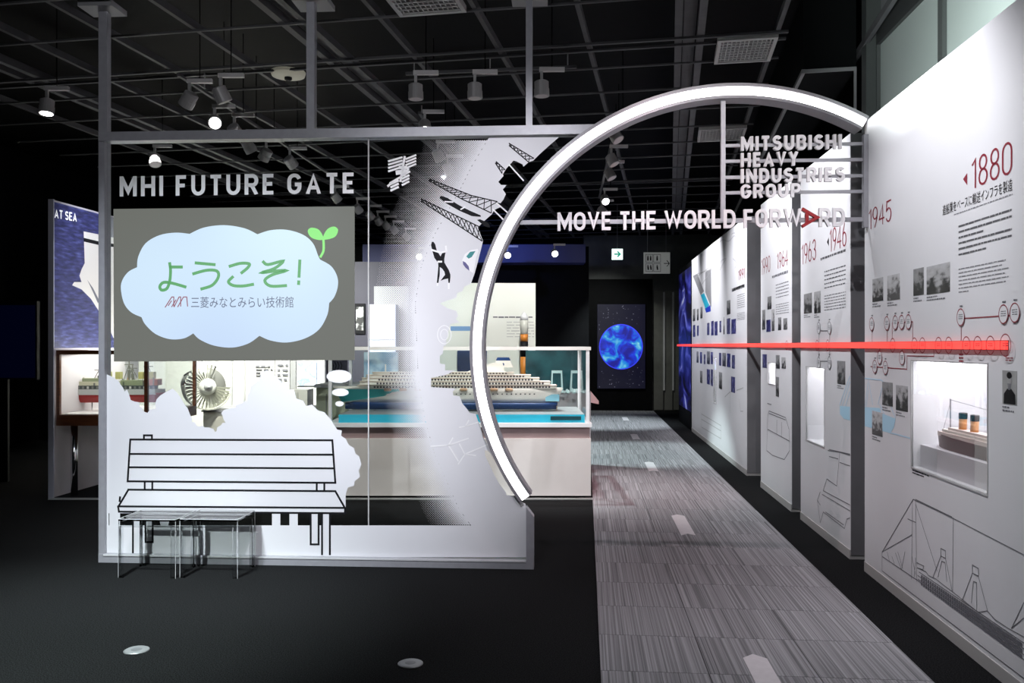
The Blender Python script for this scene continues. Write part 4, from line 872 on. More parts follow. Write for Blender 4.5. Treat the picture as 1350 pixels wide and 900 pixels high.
# research ship in the vitrine
zs = zr1 + .10
rs = thing('research_ship_model', 'model ship with red hull bottom and green superstructure inside the wooden vitrine', 'model ship', None, (cp(98, 0, 9.5)[0], 9.5, zs), .05)
RL = cp(212, 0, 9.5)[0] - cp(98, 0, 9.5)[0]
hull_mesh(RL, .17, .10, .22, .1).build('red_hull', mat('ship_red', (.30, .02, .02), .4), rs, smooth=True)
MB().slab(deckpoly(-.02, RL + .03, .088, .2), .088, .15).build('grey_hull_band', mat('ship_grey', (.42, .43, .42), .45), rs)
MB().slab(deckpoly(0, RL * .95, .084, .2), .15, .19).build('dark_rail_band', mat('ship_dark', (.04, .05, .05), .5), rs)
greenm = mat('ship_green', (.22, .25, .15), .5); creamm = mat('ship_cream', (.48, .46, .34), .5)
for a, b, z_a, z_b, m in ((.06, .5, .19, .235, creamm), (.12, .42, .235, .27, greenm), (.55, .8, .19, .25, greenm), (.82, .97, .19, .26, mat('ship_red_block', (.38, .12, .07), .5))):
    MB().box(RL * a, RL * b, -.07, .07, z_a, z_b).build('deckhouse', m, rs)
for x, hh in ((.28, .36), (.62, .42), (.66, .38), (.84, .40)):
    mm = MB().box(RL * x - .012, RL * x + .012, -.012, .012, .24, hh - .06); mm.path([(RL * x, 0, hh - .06), (RL * x, 0, hh + .05)], .006).path([(RL * x - .05, 0, hh), (RL * x + .05, 0, hh)], .005).path([(RL * x - .06, 0, .25), (RL * x, 0, hh)], .004).path([(RL * x + .06, 0, .25), (RL * x, 0, hh)], .004)
    mm.build('mast', mat('ship_mast', (.12, .12, .10), .5), rs)
for x in (.36, .48, .74, .86): MB().box(RL * x, RL * x + .05, -.04, .04, .26, .34).build('crane_block', mat('ship_yellow', (.34, .32, .12), .5), rs)
fit = [mat('fitting_%d' % i, c, .5) for i, c in enumerate(((.10, .12, .08), (.34, .33, .24), (.16, .16, .15), (.40, .22, .10), (.5, .5, .45)))]
for k in range(46):
    x = RL * random.uniform(.03, .95); hh = random.uniform(.02, .09); w_ = random.uniform(.006, .022); y_ = random.uniform(-.078, .02)
    MB().box(x, x + w_, y_, y_ + w_, .19, .19 + hh).build('deck_fitting', fit[k % 5], rs)
for k in range(18):
    x = RL * (.02 + k * .053); MB().box(x, x + .022, -.0855, -.083, .155, .182).build('side_opening', fit[2 if k % 3 else 4], rs)
for x in (.2, .8): MB().tube((RL * x, 0, -.09), (RL * x, 0, .01), .008, 8).build('stand_pin', chrome, rs)

# ================================================================== JET ENGINE on plinth, bright back wall
EY = 11.6; ec = cp(274, 511, EY)
pl = thing('engine_plinth', 'pale grey box plinth under the cutaway jet engine', 'plinth', None, (ec[0] + .42, EY + .5, 0))
zp = cp(0, 541, EY)[1]
MB().box(-.5, .5, -.45, .45, 0, zp - .02).build('plinth_body', mat('plinth_beige', (.5, .48, .42), .6), pl); MB().box(-.52, .52, -.47, .47, zp - .02, zp).build('plinth_top', midgrey, pl)
eng = thing('jet_engine', 'cutaway jet engine with a large bladed fan and orange pipes on a plinth', 'engine', None, (ec[0], EY, zp))
R_ = .30; dz = ec[1] - zp + .012
rot = Matrix.Rotation(math.radians(32), 4, 'Z')
def erot(o, off=0): o.matrix_local = Matrix.Translation((0, 0, dz)) @ rot @ Matrix.Translation((0, 0, 0)); return o
silver = mat('fan_silver', (.82, .82, .74), .4, .0); darkm = mat('engine_dark', (.22, .22, .20), .4, .2)
b0 = None
for i in range(34):
    a = 2 * PI * i / 34
    if PI * .15 < a < PI * .5: continue
    if b0 is None: b0 = o = MB().add([(-.008, 0, .09), (.008, .03, .09), (.020, .045, R_), (-.018, -.012, R_)], [(0, 1, 2, 3)]).build('fan_blade', silver, eng)
    else: o = b0.copy(); C.objects.link(o)
    o.matrix_local = Matrix.Translation((0, 0, dz)) @ rot @ Matrix.Rotation(a, 4, 'Y')
erot(MB().lathe([(.004, -.08), (.04, -.055), (.075, -.01), (.09, .03), (.09, .08)], 24, axis='y').build('spinner', lightgrey, eng, smooth=True))
erot(MB().lathe([(.06, -.03), (.11, -.02), (.115, .02), (.1, .03)], 28, axis='y').build('hub_ring', silver, eng, smooth=True))
erot(MB().lathe([(.12, .08), (.26, .08), (.25, .2), (.17, .3), (.15, .55), (.2, .62), (.2, .8), (.13, 1.05), (.05, 1.2)], 28, axis='y').build('core', darkm, eng, smooth=True))
arcs = MB(); sh = []
for i in range(25):
    a = PI * (.98 + .92 * i / 24); sh.append((R_ * 1.02 * math.cos(a), R_ * 1.02 * math.sin(a)))
erot(MB().ribbon(sh, .015, -.06, .16).build('fan_case', mat('fan_case_cream', (.60, .60, .52), .4), eng))
for i in range(7):
    a = .5 + i * .75; r = .2 + .02 * (i % 3)
    erot(MB().path([(r * math.cos(a), .1 + .1 * i, r * math.sin(a)), (r * 1.05 * math.cos(a + .3), .2 + .1 * i, r * 1.05 * math.sin(a + .3)), (r * math.cos(a + .5), .45 + .06 * i, r * math.sin(a + .5))], .014).build('pipe', mat('pipe_%d' % (i % 3), ((.45, .14, .04), (.4, .42, .16), (.35, .35, .33))[i % 3], .35, .3), eng))
MB().path([(.0, .1, .0), (.0, .1, dz)], .03).path([(.45, .7, .0), (.45, .7, dz)], .03).build('mount', darkm, eng)
# white exhibition back wall, with boards on it
BW = 13.6
bx = lambda px: (px - CX) / F * BW
bz = lambda py: EYE + (HY - py) / F * BW
bwall = thing('exhibit_wall', 'bright white partition wall behind the jet engine and models', 'wall panel', None, (bx(240), BW, 0))
MB().box(bx(95) - bx(240), bx(428) - bx(240), 0, .12, 0, bz(330)).build('partition', mat('partition_white', (.80, .79, .74), .6), bwall)
for px in (306.5, 323, 362, 382): MB().box(bx(px) - bx(240) - .012, bx(px) - bx(240) + .012, -.05, 0, .3, bz(340)).build('edge_post', lightgrey, bwall)
MB().box(bx(384) - bx(240), bx(391) - bx(240), -.06, 0, 0, bz(340)).build('grey_pilaster', mat('pilaster_grey', (.32, .32, .32), .5), bwall)
bluep = ramp_mat('blue_diagram', 7, [(.45, (.75, .8, .85)), (.55, (.25, .35, .55)), (.7, (.7, .78, .85))], rough=.5)
MB().box(bx(392) - bx(240), bx(418) - bx(240), -.03, 0, bz(508), bz(476)).build('diagram_board', bluep, bwall)
MB().box(bx(337) - bx(240), bx(352) - bx(240), -.02, 0, bz(484), bz(478)).build('title_board', lightgrey, bwall)
text_rows(MB(), bx(338) - bx(240), bx(360) - bx(240), bz(482), bz(498), 4, -.021, None, (.04, .12), .03).build('board_text', greyink, bwall)
text_rows(MB(), bx(366) - bx(240), bx(381) - bx(240), bz(480), bz(505), 4, -.021, None, (.04, .1), .03).build('board_text', greyink, bwall)
bxo = thing('grey_cabinet', 'low dark grey cabinet with a niche in front of the white partition', 'cabinet', None, (bx(404), BW - .45, 0))
MB().box(-.16, .17, -.2, .2, 0, bz(511) - .0).build('body', mat('cab_grey', (.22, .22, .20), .5), bxo); MB().box(-.15, .03, -.215, -.2, bz(527), bz(514)).build('screen', darkm, bxo)
# green white cabinet left of the cruise ship
gcab = thing('pale_green_cabinet', 'pale green white cabinet left of the cruise ship bow', 'cabinet', None, (cp(450, 0, 10.9)[0], 10.9, 0))
MB().box(-.24, .30, -.35, .35, 0, cp(0, 509, 10.9)[1]).build('body', mat('cab_green', (.55, .60, .44), .5), gcab); MB().box(-.26, .32, -.37, .37, cp(0, 509, 10.9)[1], cp(0, 505, 10.9)[1]).build('top', white, gcab)
MB().box(-.12, -.11, -.356, -.35, .1, 1.0).build('door_seam', midgrey, gcab)
spr = thing('coil_model', 'small black and white coil model above the pale cabinet', 'model', None, (cp(443, 0, 10.8)[0], 10.8, cp(0, 505, 10.9)[1]))
zz = cp(0, 486, 10.8)[1] - cp(0, 505, 10.9)[1]
MB().box(-.09, .09, -.03, .03, 0, zz - .02).build('stand', lightgrey, spr)
for k in range(5): MB().path([(-.09 + k * .036, 0, zz - .02), (-.07 + k * .036, 0, zz + .04), (-.09 + k * .036, 0, zz + .09)], .006).build('coil', ink, spr)

# ================================================================== CRUISE SHIP CASE
CY0, CY1 = 8.91, 10.1
cxa, cxb = cp(430, 0, CY0)[0], cp(779, 0, CY0)[0]
case = thing('ship_display_case', 'long white plinth with a glass case and cyan lit base for the cruise ship', 'display case', None, (cxb, CY0, 0))
cw = cxa - cxb
zl0, zl1 = cp(0, 578, CY0)[1], cp(0, 563, CY0)[1]; zle = cp(0, 557.5, CY0)[1]; zrt = cp(0, 457, CY0)[1]
MB().box(cw, 0, 0, CY1 - CY0, .03, zl0).build('plinth', mat('plinth_white', (.66, .62, .60), .5, noise=.02), case)
MB().box(cw + .05, -.05, .06, CY1 - CY0 - .05, 0, .03).build('toe_recess', black, case)
MB().box(cw, -.012, .03, CY1 - CY0, zl0, zl1).build('recess_band', mat('band_pink_lit', (.28, .20, .20), .5), case)  # pinkish tint of the coloured lighting is painted into this recessed band
MB().box(cw - .01, .01, -.01, CY1 - CY0, zl1, zle).build('ledge', white, case)
cyan = mat('cyan_base', (.04, .40, .55), .25, emit=.22, ecol=(.03, .45, .65))
MB().box(cw + .12, -.06, .05, CY1 - CY0 - .05, zle, cp(0, 547, CY0)[1]).build('water_base', cyan, case)
MB().box(cw + .125, -.065, .065, CY1 - CY0 - .055, cp(0, 547, CY0)[1], cp(0, 547, CY0)[1] + .006).build('base_top', mat('base_top_grey', (.42, .45, .46), .3), case)
MB().box(-.42, -.1, .038, .05, cp(0, 554, CY0)[1], cp(0, 549, CY0)[1]).build('name_plate', mat('plate_dark', (.02, .08, .10), .3), case)
for x in (cw + .02, -.048): 
    for y in (.01, CY1 - CY0 - .05): MB().box(x, x + .034, y, y + .034, zle, zrt - .035).build('corner_post', white, case)
rl_ = MB().box(cw, 0, 0, .045, zrt - .035, zrt).box(cw, 0, CY1 - CY0 - .045, CY1 - CY0, zrt - .035, zrt).box(-.045, 0, .045, CY1 - CY0 - .045, zrt - .035, zrt).box(cw, cw + .045, .045, CY1 - CY0 - .045, zrt - .035, zrt)
rl_.build('top_rail', mat('rail_white', (.75, .73, .70), .4), case)
MB().box(cw + .05, -.05, .02, .026, zle, zrt - .035).build('front_pane', caseglass, case)
MB().box(-.03, -.024, .05, CY1 - CY0 - .05, zle, zrt - .035).build('side_pane', caseglass, case)
MB().box(cw + .05, -.05, CY1 - CY0 - .03, CY1 - CY0 - .024, zle, zrt - .035).build('back_pane', caseglass, case)
# the ship: bow on the left, so it is turned round
SY = 9.45
xs_, xb_ = cp(733, 0, SY)[0], cp(452, 0, SY)[0]; SL = xs_ - xb_
zk = cp(0, 539, SY)[1]
ship = thing('cruise_ship_model', 'large white cruise ship model with rows of windows in the glass case', 'model ship', None, (xs_, SY, zk), PI)
kz = lambda py: EYE + (HY - py) / F * SY - zk
hull_mesh(SL * .97, .26, kz(530), .16, .08, rake=.02).build('blue_hull_bottom', mat('hull_navy', (.015, .05, .16), .35), ship, smooth=True)
MB().lathe([(.002, 0), (.03, .02), (.036, .06), (.036, .4)], 16, (SL * .97 - .36, 0, .036), 'x').build('bulbous_bow', MATS['hull_navy'], ship, smooth=True)
upper = hull_mesh(SL, .29, kz(511) - kz(530), .24, .1, rake=.10); upper.v = [(x, y, z + kz(530)) for x, y, z in upper.v]
upper.build('white_hull', mat('ship_white', (.80, .77, .70), .4), ship, smooth=True)
teal = mat('hull_teal', (.06, .42, .42), .4)
tb = MB()
for sgn in (1, -1):
    prev = None
    for i in range(13):
        t = .70 + .30 * i / 12; u = (t - .76) / .24; bt = math.sqrt(max(0, 1 - max(0, u) ** 2)) * .98 + .02
        zl_ = kz(530) + .005 + (1 - i / 12) * (kz(516) - kz(530)) * .9; zu = kz(512)
        r0 = (t * SL + (.10 * .1 if t > .9 else 0), sgn * (.145 * bt * .86 + .004), zl_); r1 = (t * SL + (.10 if t > .9 else 0), sgn * (.145 * bt + .004), zu)
        if prev: b_ = len(tb.v); tb.v += [prev[0], prev[1], r1, r0]; tb.f.append((b_, b_ + 1, b_ + 2, b_ + 3) if sgn > 0 else (b_ + 3, b_ + 2, b_ + 1, b_))
        prev = (r0, r1)
tb.build('teal_bow_band', teal, ship)
MB().box(-.03, .12, -.11, .11, kz(528), kz(519)).build('stern_band', mat('stern_blue', (.22, .48, .58), .4), ship)
zz0 = kz(511)
dk = [(511, 507, .0, .93, .145), (506.5, 502, .03, .92, .142), (501.5, 497.5, .08, .91, .138), (497, 493.5, .12, .89, .132), (493, 490, .2, .86, .125)]
for i, (ya, yb, a, b, hb) in enumerate(dk):
    d = MB().slab(deckpoly(SL * a, SL * b, hb, .12), kz(ya), kz(yb)).build('deck', MATS['ship_white'], ship)
    for sgn in (1, -1):
        wr_ = winrow(MB(), SL * (a + .03), SL * (b - .09), sgn * hb + (.001 if sgn < 0 else .001), kz(ya) + .006, .034, .02, (kz(yb) - kz(ya)) * .55)
        wo = wr_.build('window_row', mat('ship_window', (.05, .045, .05), .3), d)
    MB().slab(deckpoly(SL * a - .005, SL * b + .005, hb + .006, .12), kz(yb) - .006, kz(yb) - .0005).build('deck_rim', mat('deck_cream', (.66, .52, .42), .5), d)
for k in range(9):
    bo = MB().lathe([(.002, -.045), (.016, -.03), (.018, .03), (.002, .045)], 10, (SL * (.22 + k * .07), .152, kz(512.5)), 'x').build('lifeboat', mat('lifeboat_orange', (.62, .40, .24), .5), ship, smooth=True)
winrow(winrow(MB(), SL * .1, SL * .62, .150, kz(519), .05, .016, .012), SL * .5, SL * .66, .150, kz(523), .05, .016, .012).build('porthole_row', MATS['ship_window'], ship)
fun = MB().prism([(SL * .24, kz(490)), (SL * .42, kz(490)), (SL * .36, kz(484)), (SL * .30, kz(478)), (SL * .25, kz(478))], -.06, .06).build('funnel_housing', MATS['ship_white'], ship)
MB().prism([(SL * .20, kz(484)), (SL * .30, kz(484)), (SL * .28, kz(475)), (SL * .215, kz(475))], -.045, .045).build('funnel', MATS['ship_white'], ship)
MB().prism([(SL * .213, kz(475)), (SL * .282, kz(475)), (SL * .275, kz(471)), (SL * .22, kz(471))], -.046, .046).build('funnel_cap', MATS['hull_navy'], ship)
MB().lathe([(.018, .046), (.018, .050)], 16, (SL * .25, 0, kz(480)), 'y').build('funnel_badge', MATS['hull_navy'], ship)
MB().path([(SL * .8, 0, kz(490)), (SL * .8, 0, kz(480))], .008).build('mast', MATS['ship_white'], ship)
for sgn in (-1, 1): MB().tube((.08, sgn * .06, .03), (.0, sgn * .06, .03), .012).box(-.01, .0, sgn * .06 - .05, sgn * .06 + .05, .02, .04).box(-.01, 0, sgn * .06 - .01, sgn * .06 + .01, -.01, .07).build('propeller', mat('bronze', (.5, .42, .3), .3, .8), ship)
for x in (.12, .4, .7, .85): MB().tube((SL * x, 0, cp(0, 547, CY0)[1] - zk), (SL * x, 0, .02), .012).build('stand_pin', chrome, ship)

# glass trophies on the low case behind
lc = thing('low_showcase', 'low grey showcase with clear glass objects behind the cruise ship stern', 'display case', None, (cp(745, 0, 10.9)[0], 10.9, 0))
lzt = cp(0, 516, 10.9)[1]
MB().box(-.50, .30, -.3, .3, 0, lzt).build('base', mat('lc_grey', (.34, .34, .35), .5), lc)
MB().box(-.50, .30, .28, .3, lzt, cp(0, 462, 10.9)[1]).build('teal_back', ramp_mat('teal_dark', 4, [(.3, (.01, .03, .04)), (.7, (.03, .12, .14))], rough=.3), lc)
MB().prism([(.301, lzt - .12), (.40, lzt - .14), (.40, lzt - .10), (.301, lzt + .02)], -.3, -.1).build('sloped_label', mat('pink_paint', (.55, .36, .36), .5), lc)
for x0, x1, w_, h_, lab in ((729, 739, .07, .24, 'left tall clear glass arch on the low grey showcase'), (754, 766, .075, .24, 'right tall clear glass arch on the low grey showcase')):
    X = (cp(x0, 0, 10.75)[0] + cp(x1, 0, 10.75)[0]) / 2
    t = thing('glass_arch', lab, 'glass object', None, (X, 10.75, lzt)); ice = mat('ice_glass', (.55, .75, .74), .1, emit=.12)
    for sx in (-1, 1): MB().add([(sx * w_ * .8, -.03, 0), (sx * w_ * .8, .03, 0), (sx * w_ * 1.15, .03, 0), (sx * w_ * 1.15, -.03, 0), (sx * w_ * .72, -.03, h_), (sx * w_ * .72, .03, h_), (sx * w_ * .95, .03, h_), (sx * w_ * .95, -.03, h_)], [(0, 1, 2, 3), (4, 7, 6, 5), (0, 4, 5, 1), (1, 5, 6, 2), (2, 6, 7, 3), (3, 7, 4, 0)]).build('arch_leg', ice, t)
    MB().box(-w_ * .95, w_ * .95, -.03, .03, h_, h_ + .035).build('arch_top', ice, t)
icem = MB()
iceo = thing('ice_rocks', 'pale crushed glass rocks scattered around the glass arches', 'rocks', None, (cp(748, 0, 10.7)[0], 10.7, lzt))
for k in range(26):
    x, y, r = random.uniform(-.3, .2), random.uniform(-.25, .0), random.uniform(.012, .035); MB().lathe([(.3 * r, 0), (r, .5 * r), (.7 * r, 1.4 * r), (.1 * r, 1.8 * r)], 5, (x, y, 0)).build('glass_rock', MATS['ice_glass'], iceo)
# white text board with the rocket in front
RY = 11.7
rb = thing('text_board', 'tall pale lit information board standing behind the model rocket', 'board', None, (cp(640, 0, RY)[0], RY, 0))
rx = lambda px: cp(px, 0, RY)[0] - cp(640, 0, RY)[0]; rz = lambda py: cp(0, py, RY)[1]
MB().box(rx(556), rx(706), 0, .08, 0, rz(373)).build('board', mat('board_white', (.80, .81, .76), .5), rb)
text_rows(MB(), rx(650), rx(702), rz(417), rz(419.5), 1, -.002, None, (.04, .1), .01, .8).build('board_heading', greyink, rb)
text_rows(MB(), rx(668), rx(704), rz(424), rz(447), 6, -.002, None, (.04, .12), .02, .3).build('board_text', lightgrey, rb)
text_rows(MB(), rx(594), rx(620), rz(430), rz(438), 1, -.002, None, (.3, .4), .01, .8).build('blue_title_strip', mat('blue_strip', (.2, .35, .6), .5), rb)
MB().box(rx(603), rx(642), -.02, 0, rz(520), rz(462)).build('dark_picture', ramp_mat('dark_blue_photo', 4, [(.3, (.01, .01, .03)), (.7, (.05, .08, .2))]), rb)
ro = thing('rocket_model', 'white and orange launch rocket model standing in front of the pale board', 'model rocket', None, (cp(691, 0, 11.42)[0], 11.42, 0))
kz2 = lambda py: cp(0, py, 11.42)[1]; wr2 = .052
MB().box(-.15, .15, -.15, .15, 0, kz2(500)).build('pedestal', white, ro)
MB().lathe([(wr2, kz2(500)), (wr2, kz2(470))], 20).build('lower_stage', mat('rocket_orange', (.65, .22, .03), .4), ro, smooth=True)
MB().lathe([(wr2, kz2(470)), (wr2, kz2(450))], 20).build('engine_band', ink, ro, smooth=True)
MB().lathe([(wr2, kz2(450)), (wr2, kz2(440.5))], 20).build('orange_stage', MATS['rocket_orange'], ro, smooth=True)
MB().lathe([(wr2, kz2(440.5)), (wr2 * .9, kz2(436)), (wr2 * 1.05, kz2(434)), (wr2 * 1.05, kz2(422))], 20).build('grey_stage', mat('rocket_grey', (.55, .55, .5), .4), ro, smooth=True)
MB().lathe([(wr2 * 1.05, kz2(422)), (wr2 * .95, kz2(417)), (wr2 * .5, kz2(413)), (.002, kz2(411))], 20).build('nose_cone', white, ro, smooth=True)
# dark lilac wall, picture frame, pale cupboard seen between the panes
dw = thing('lilac_partition', 'dark lilac partition wall right of the grey screen', 'wall panel', None, (cp(505, 0, 14.6)[0], 14.6, 0))
ux = lambda px, Y: cp(px, 0, Y)[0]
MB().box(ux(428, 14.6) - ux(505, 14.6), ux(556, 14.6) - ux(505, 14.6), 0, .1, 0, cp(0, 345, 14.6)[1]).build('partition', mat('lilac_dark', (.045, .042, .065), .6), dw)
fr = thing('framed_picture', 'small black framed picture with a white figure on the lilac partition', 'picture', None, (ux(474, 14.5), 14.59, cp(0, 440, 14.5)[1]))
MB().box(-.09, .08, -.03, 0, 0, .52).build('frame', ink, fr); MB().box(-.07, .055, -.036, -.03, .06, .46).build('picture', ramp_mat('bw_picture', 6, [(.45, (.02, .02, .02)), (.55, (.7, .7, .7))]), fr)
cb2 = thing('pale_cupboard', 'tall pale blue cupboard behind the halftone edge of the screen', 'cupboard', None, (ux(507, 13.4), 13.4, 0))
ch = cp(0, 402, 13.4)[1]
MB().box(-.2, .2, -.2, .2, 0, ch).build('body', mat('pale_blue', (.45, .48, .66), .5), cb2); MB().box(-.2, .2, -.205, -.2, ch - .55, ch - .54).build('shelf_line', midgrey, cb2)
MB().box(-.2, .35, .21, .25, 0, cp(0, 376, 13.4)[1]).build('grey_back_panel', mat('gb', (.24, .24, .25), .5), cb2)
bg = thing('blue_display', 'light blue picture screen low behind the cruise ship bow', 'screen', None, (ux(503, 10.6), 10.6, 0))
MB().box(-.22, .2, 0, .05, .6, cp(0, 464, 10.6)[1]).build('panel', ramp_mat('icy_blue', 5, [(.4, (.25, .42, .6)), (.6, (.65, .78, .88))], rough=.3, emit=.25), bg); MB().box(-.06, .06, -.1, .15, 0, .6).build('stand', midgrey, bg)

# ================================================================== FAR END: globe screen, signs, soffit
gs = thing('globe_screen', 'tall dark screen showing a glowing blue earth among stars', 'screen', None, (fx(818), 20.8, 0))
gz = lambda py: EYE + (HY - py) / F * 20.8
gx = lambda px: (px - 818) / F * 20.8
MB().box(gx(787), gx(850), 0, .06, gz(512), gz(401)).build('screen_panel', mat('screen_black', (.004, .004, .01), .3, emit=.6, ecol=(.006, .006, .02)), gs)
stm = MB()
for k in range(150):
    x, z = random.uniform(gx(789), gx(848)), random.uniform(gz(510), gz(403)); r = random.choice((.004, .006, .010))
    if math.hypot(x, z - gz(457)) > .6: stm.poly([(x - r, z), (x, z - r), (x + r, z), (x, z + r)], -.002)
so_ = stm.build('stars', mat('star_white', (.1, .1, .1), .5, emit=.35, ecol=(.8, .8, 1)), gs); so_['kind'] = 'stuff'
MB().poly(ell(0, gz(457), .535, .555, 40), -.0015).build('earth_glow', mat('earth_halo', (.05, .06, .6), .5, emit=.9, ecol=(.03, .04, .75)), gs)
eb = MB().poly(ell(0, gz(457), .51, .53, 40), -.003)
eb.build('earth_image', ramp_mat('earth_blue', 3.4, [(.38, (.01, .01, .30)), (.49, (.01, .04, .75)), (.57, (.01, .30, .80)), (.66, (.30, .80, .85))], rough=.4, emit=.9, dist=.6, detail=9, lit=False), gs)
ex = thing('exit_sign', 'glowing white exit sign with a green arrow at the far end', 'sign', None, ((814 - CX) / F * 19, 19, EYE + (HY - 342) / F * 19))
MB().box(-.12, .12, 0, .06, 0, .24).build('sign_box', mat('exit_white', (.8, 1, .95), .5, emit=1.3), ex)
em = MB(); em.ribbon([(-.07, .12), (.06, .12)], .03, -.003); em.ribbon([(.0, .18), (.06, .12), (.0, .06)], .03, -.003); em.build('arrow_mark', mat('exit_green', (.02, .45, .3), .5, emit=.5), ex)
MB().tube((0, .03, .24), (0, .03, 4.75 - (EYE + (HY - 342) / F * 19)), .008).build('hanger', midgrey, ex)
rsn = thing('restroom_sign', 'grey hanging sign with four pictograms and a black arrow', 'sign', None, ((866 - CX) / F * 18.5, 18.5, EYE + (HY - 360.5) / F * 18.5))
MB().box(-.285, .285, 0, .03, 0, .46).build('sign_board', mat('sign_grey', (.45, .47, .45), .5, emit=.22), rsn)
for i in range(2):
    for j in range(2):
        c = (-.165 + i * .17, .33 - j * .2); pm = MB(); pm.ribbon([(c[0] - .075, c[1] - .085), (c[0] + .075, c[1] - .085), (c[0] + .075, c[1] + .085), (c[0] - .075, c[1] + .085)], .008, -.002, None, True)
        for dx in ((-.03, .03) if i == 0 else (0,)):
            pm.poly(ell(c[0] + dx, c[1] + .045, .014, .014, 10), -.002); pm.ribbon([(c[0] + dx, c[1] + .03), (c[0] + dx + .01 * j, c[1] - .05)], .032, -.002)
        pm.build('pictogram', ink, rsn)
am = MB(); am.ribbon([(.15, .22), (.265, .22)], .016, -.002); am.ribbon([(.215, .285), (.268, .22), (.215, .155)], .016, -.002); am.build('arrow_mark', ink, rsn)
for x in (-.2, .2): MB().tube((x, .015, .46), (x, .015, 4.75 - (EYE + (HY - 360.5) / F * 18.5)), .008).build('hanger', midgrey, rsn)
bf = struct(MB().box((478 - CX) / F * 17, (772 - CX) / F * 17, 17, 17.5, EYE + (HY - 346) / F * 17, EYE + (HY - 322) / F * 17).build('trim_3', mat('navy_soffit', (.05, .06, .22), .5)))
MB().box(-5.5, (776 - CX) / F * 17.6, 17.55, 17.65, 0, EYE + (HY - 325) / F * 17.6).build('dark_partition', black, bf).matrix_parent_inverse = bf.matrix_world.inverted()
# blue monitor glimpsed in the dark at the far left
bm = thing('dark_blue_monitor', 'dim dark blue screen in the darkness at the left edge', 'screen', None, (cp(15, 0, 10)[0], 10, 0))
MB().box(-.6, .30, 0, .06, cp(0, 500, 10)[1], cp(0, 397, 10)[1]).build('bezel', ink, bm); MB().box(-.58, .28, -.004, 0, cp(0, 498, 10)[1], cp(0, 402, 10)[1]).build('screen', mat('deep_blue', (.003, .004, .02), .3, emit=.5, ecol=(.0006, .0012, .010)), bm)
MB().box(-.2, -.05, .01, .05, 0, cp(0, 500, 10)[1]).build('stand', ink, bm)
# ================================================================== CEILING FIXTURES
ventm = mat('vent_grey', (.42, .42, .41), .5); 
def vent(px, py, w_, d_, lab):
    X, Y, _ = at_z(px, py, 4.1); t = thing('ceiling_vent', lab, 'vent', None, (X, Y, 4.10), GC.rz, 'louvred ceiling vents')
    f = MB().box(-w_, w_, -d_, -d_ + .03, 0, .05).box(-w_, w_, d_ - .03, d_, 0, .05).box(-w_, -w_ + .03, -d_ + .03, d_ - .03, 0, .05).box(w_ - .03, w_, -d_ + .03, d_ - .03, 0, .05); f.build('frame', ventm, t)
    MB().box(-w_ + .03, w_ - .03, -d_ + .03, d_ - .03, .045, .05).build('backing', black, t)
    n = 9
    for i in range(n):
        y = -d_ + .05 + (2 * d_ - .1) * i / (n - 1); MB().box(-w_ + .03, w_ - .03, y - .008, y + .008, .005, .03).build('slat', ventm, t)
    for i in range(12):
        x = -w_ + .05 + (2 * w_ - .1) * i / 11; MB().box(x - .004, x + .004, -d_ + .03, d_ - .03, .008, .012).build('slat', ventm, t)
vent(982, 68, .24, .30, 'upper right louvred ceiling vent above the light ring'); vent(951, 178.5, .27, .30, 'smaller looking louvred ceiling vent seen through the light ring'); vent(556, -1, .26, .30, 'louvred ceiling vent at the top edge of the picture')
X, Y, _ = at_z(380, 102, 4.1)
dd = thing('round_ceiling_speaker', 'round cream ceiling disc above the grey top beam', 'ceiling fixture', None, (X, Y, 4.10))
MB().lathe([(.10, .0), (.15, .012), (.16, .04), (.16, .05)], 30).build('disc', mat('cream_disc', (.62, .60, .48), .5, emit=.12), dd, smooth=True); MB().lathe([(.02, -.03), (.035, -.02), (.035, .0)], 14).build('centre_knob', ink, dd)
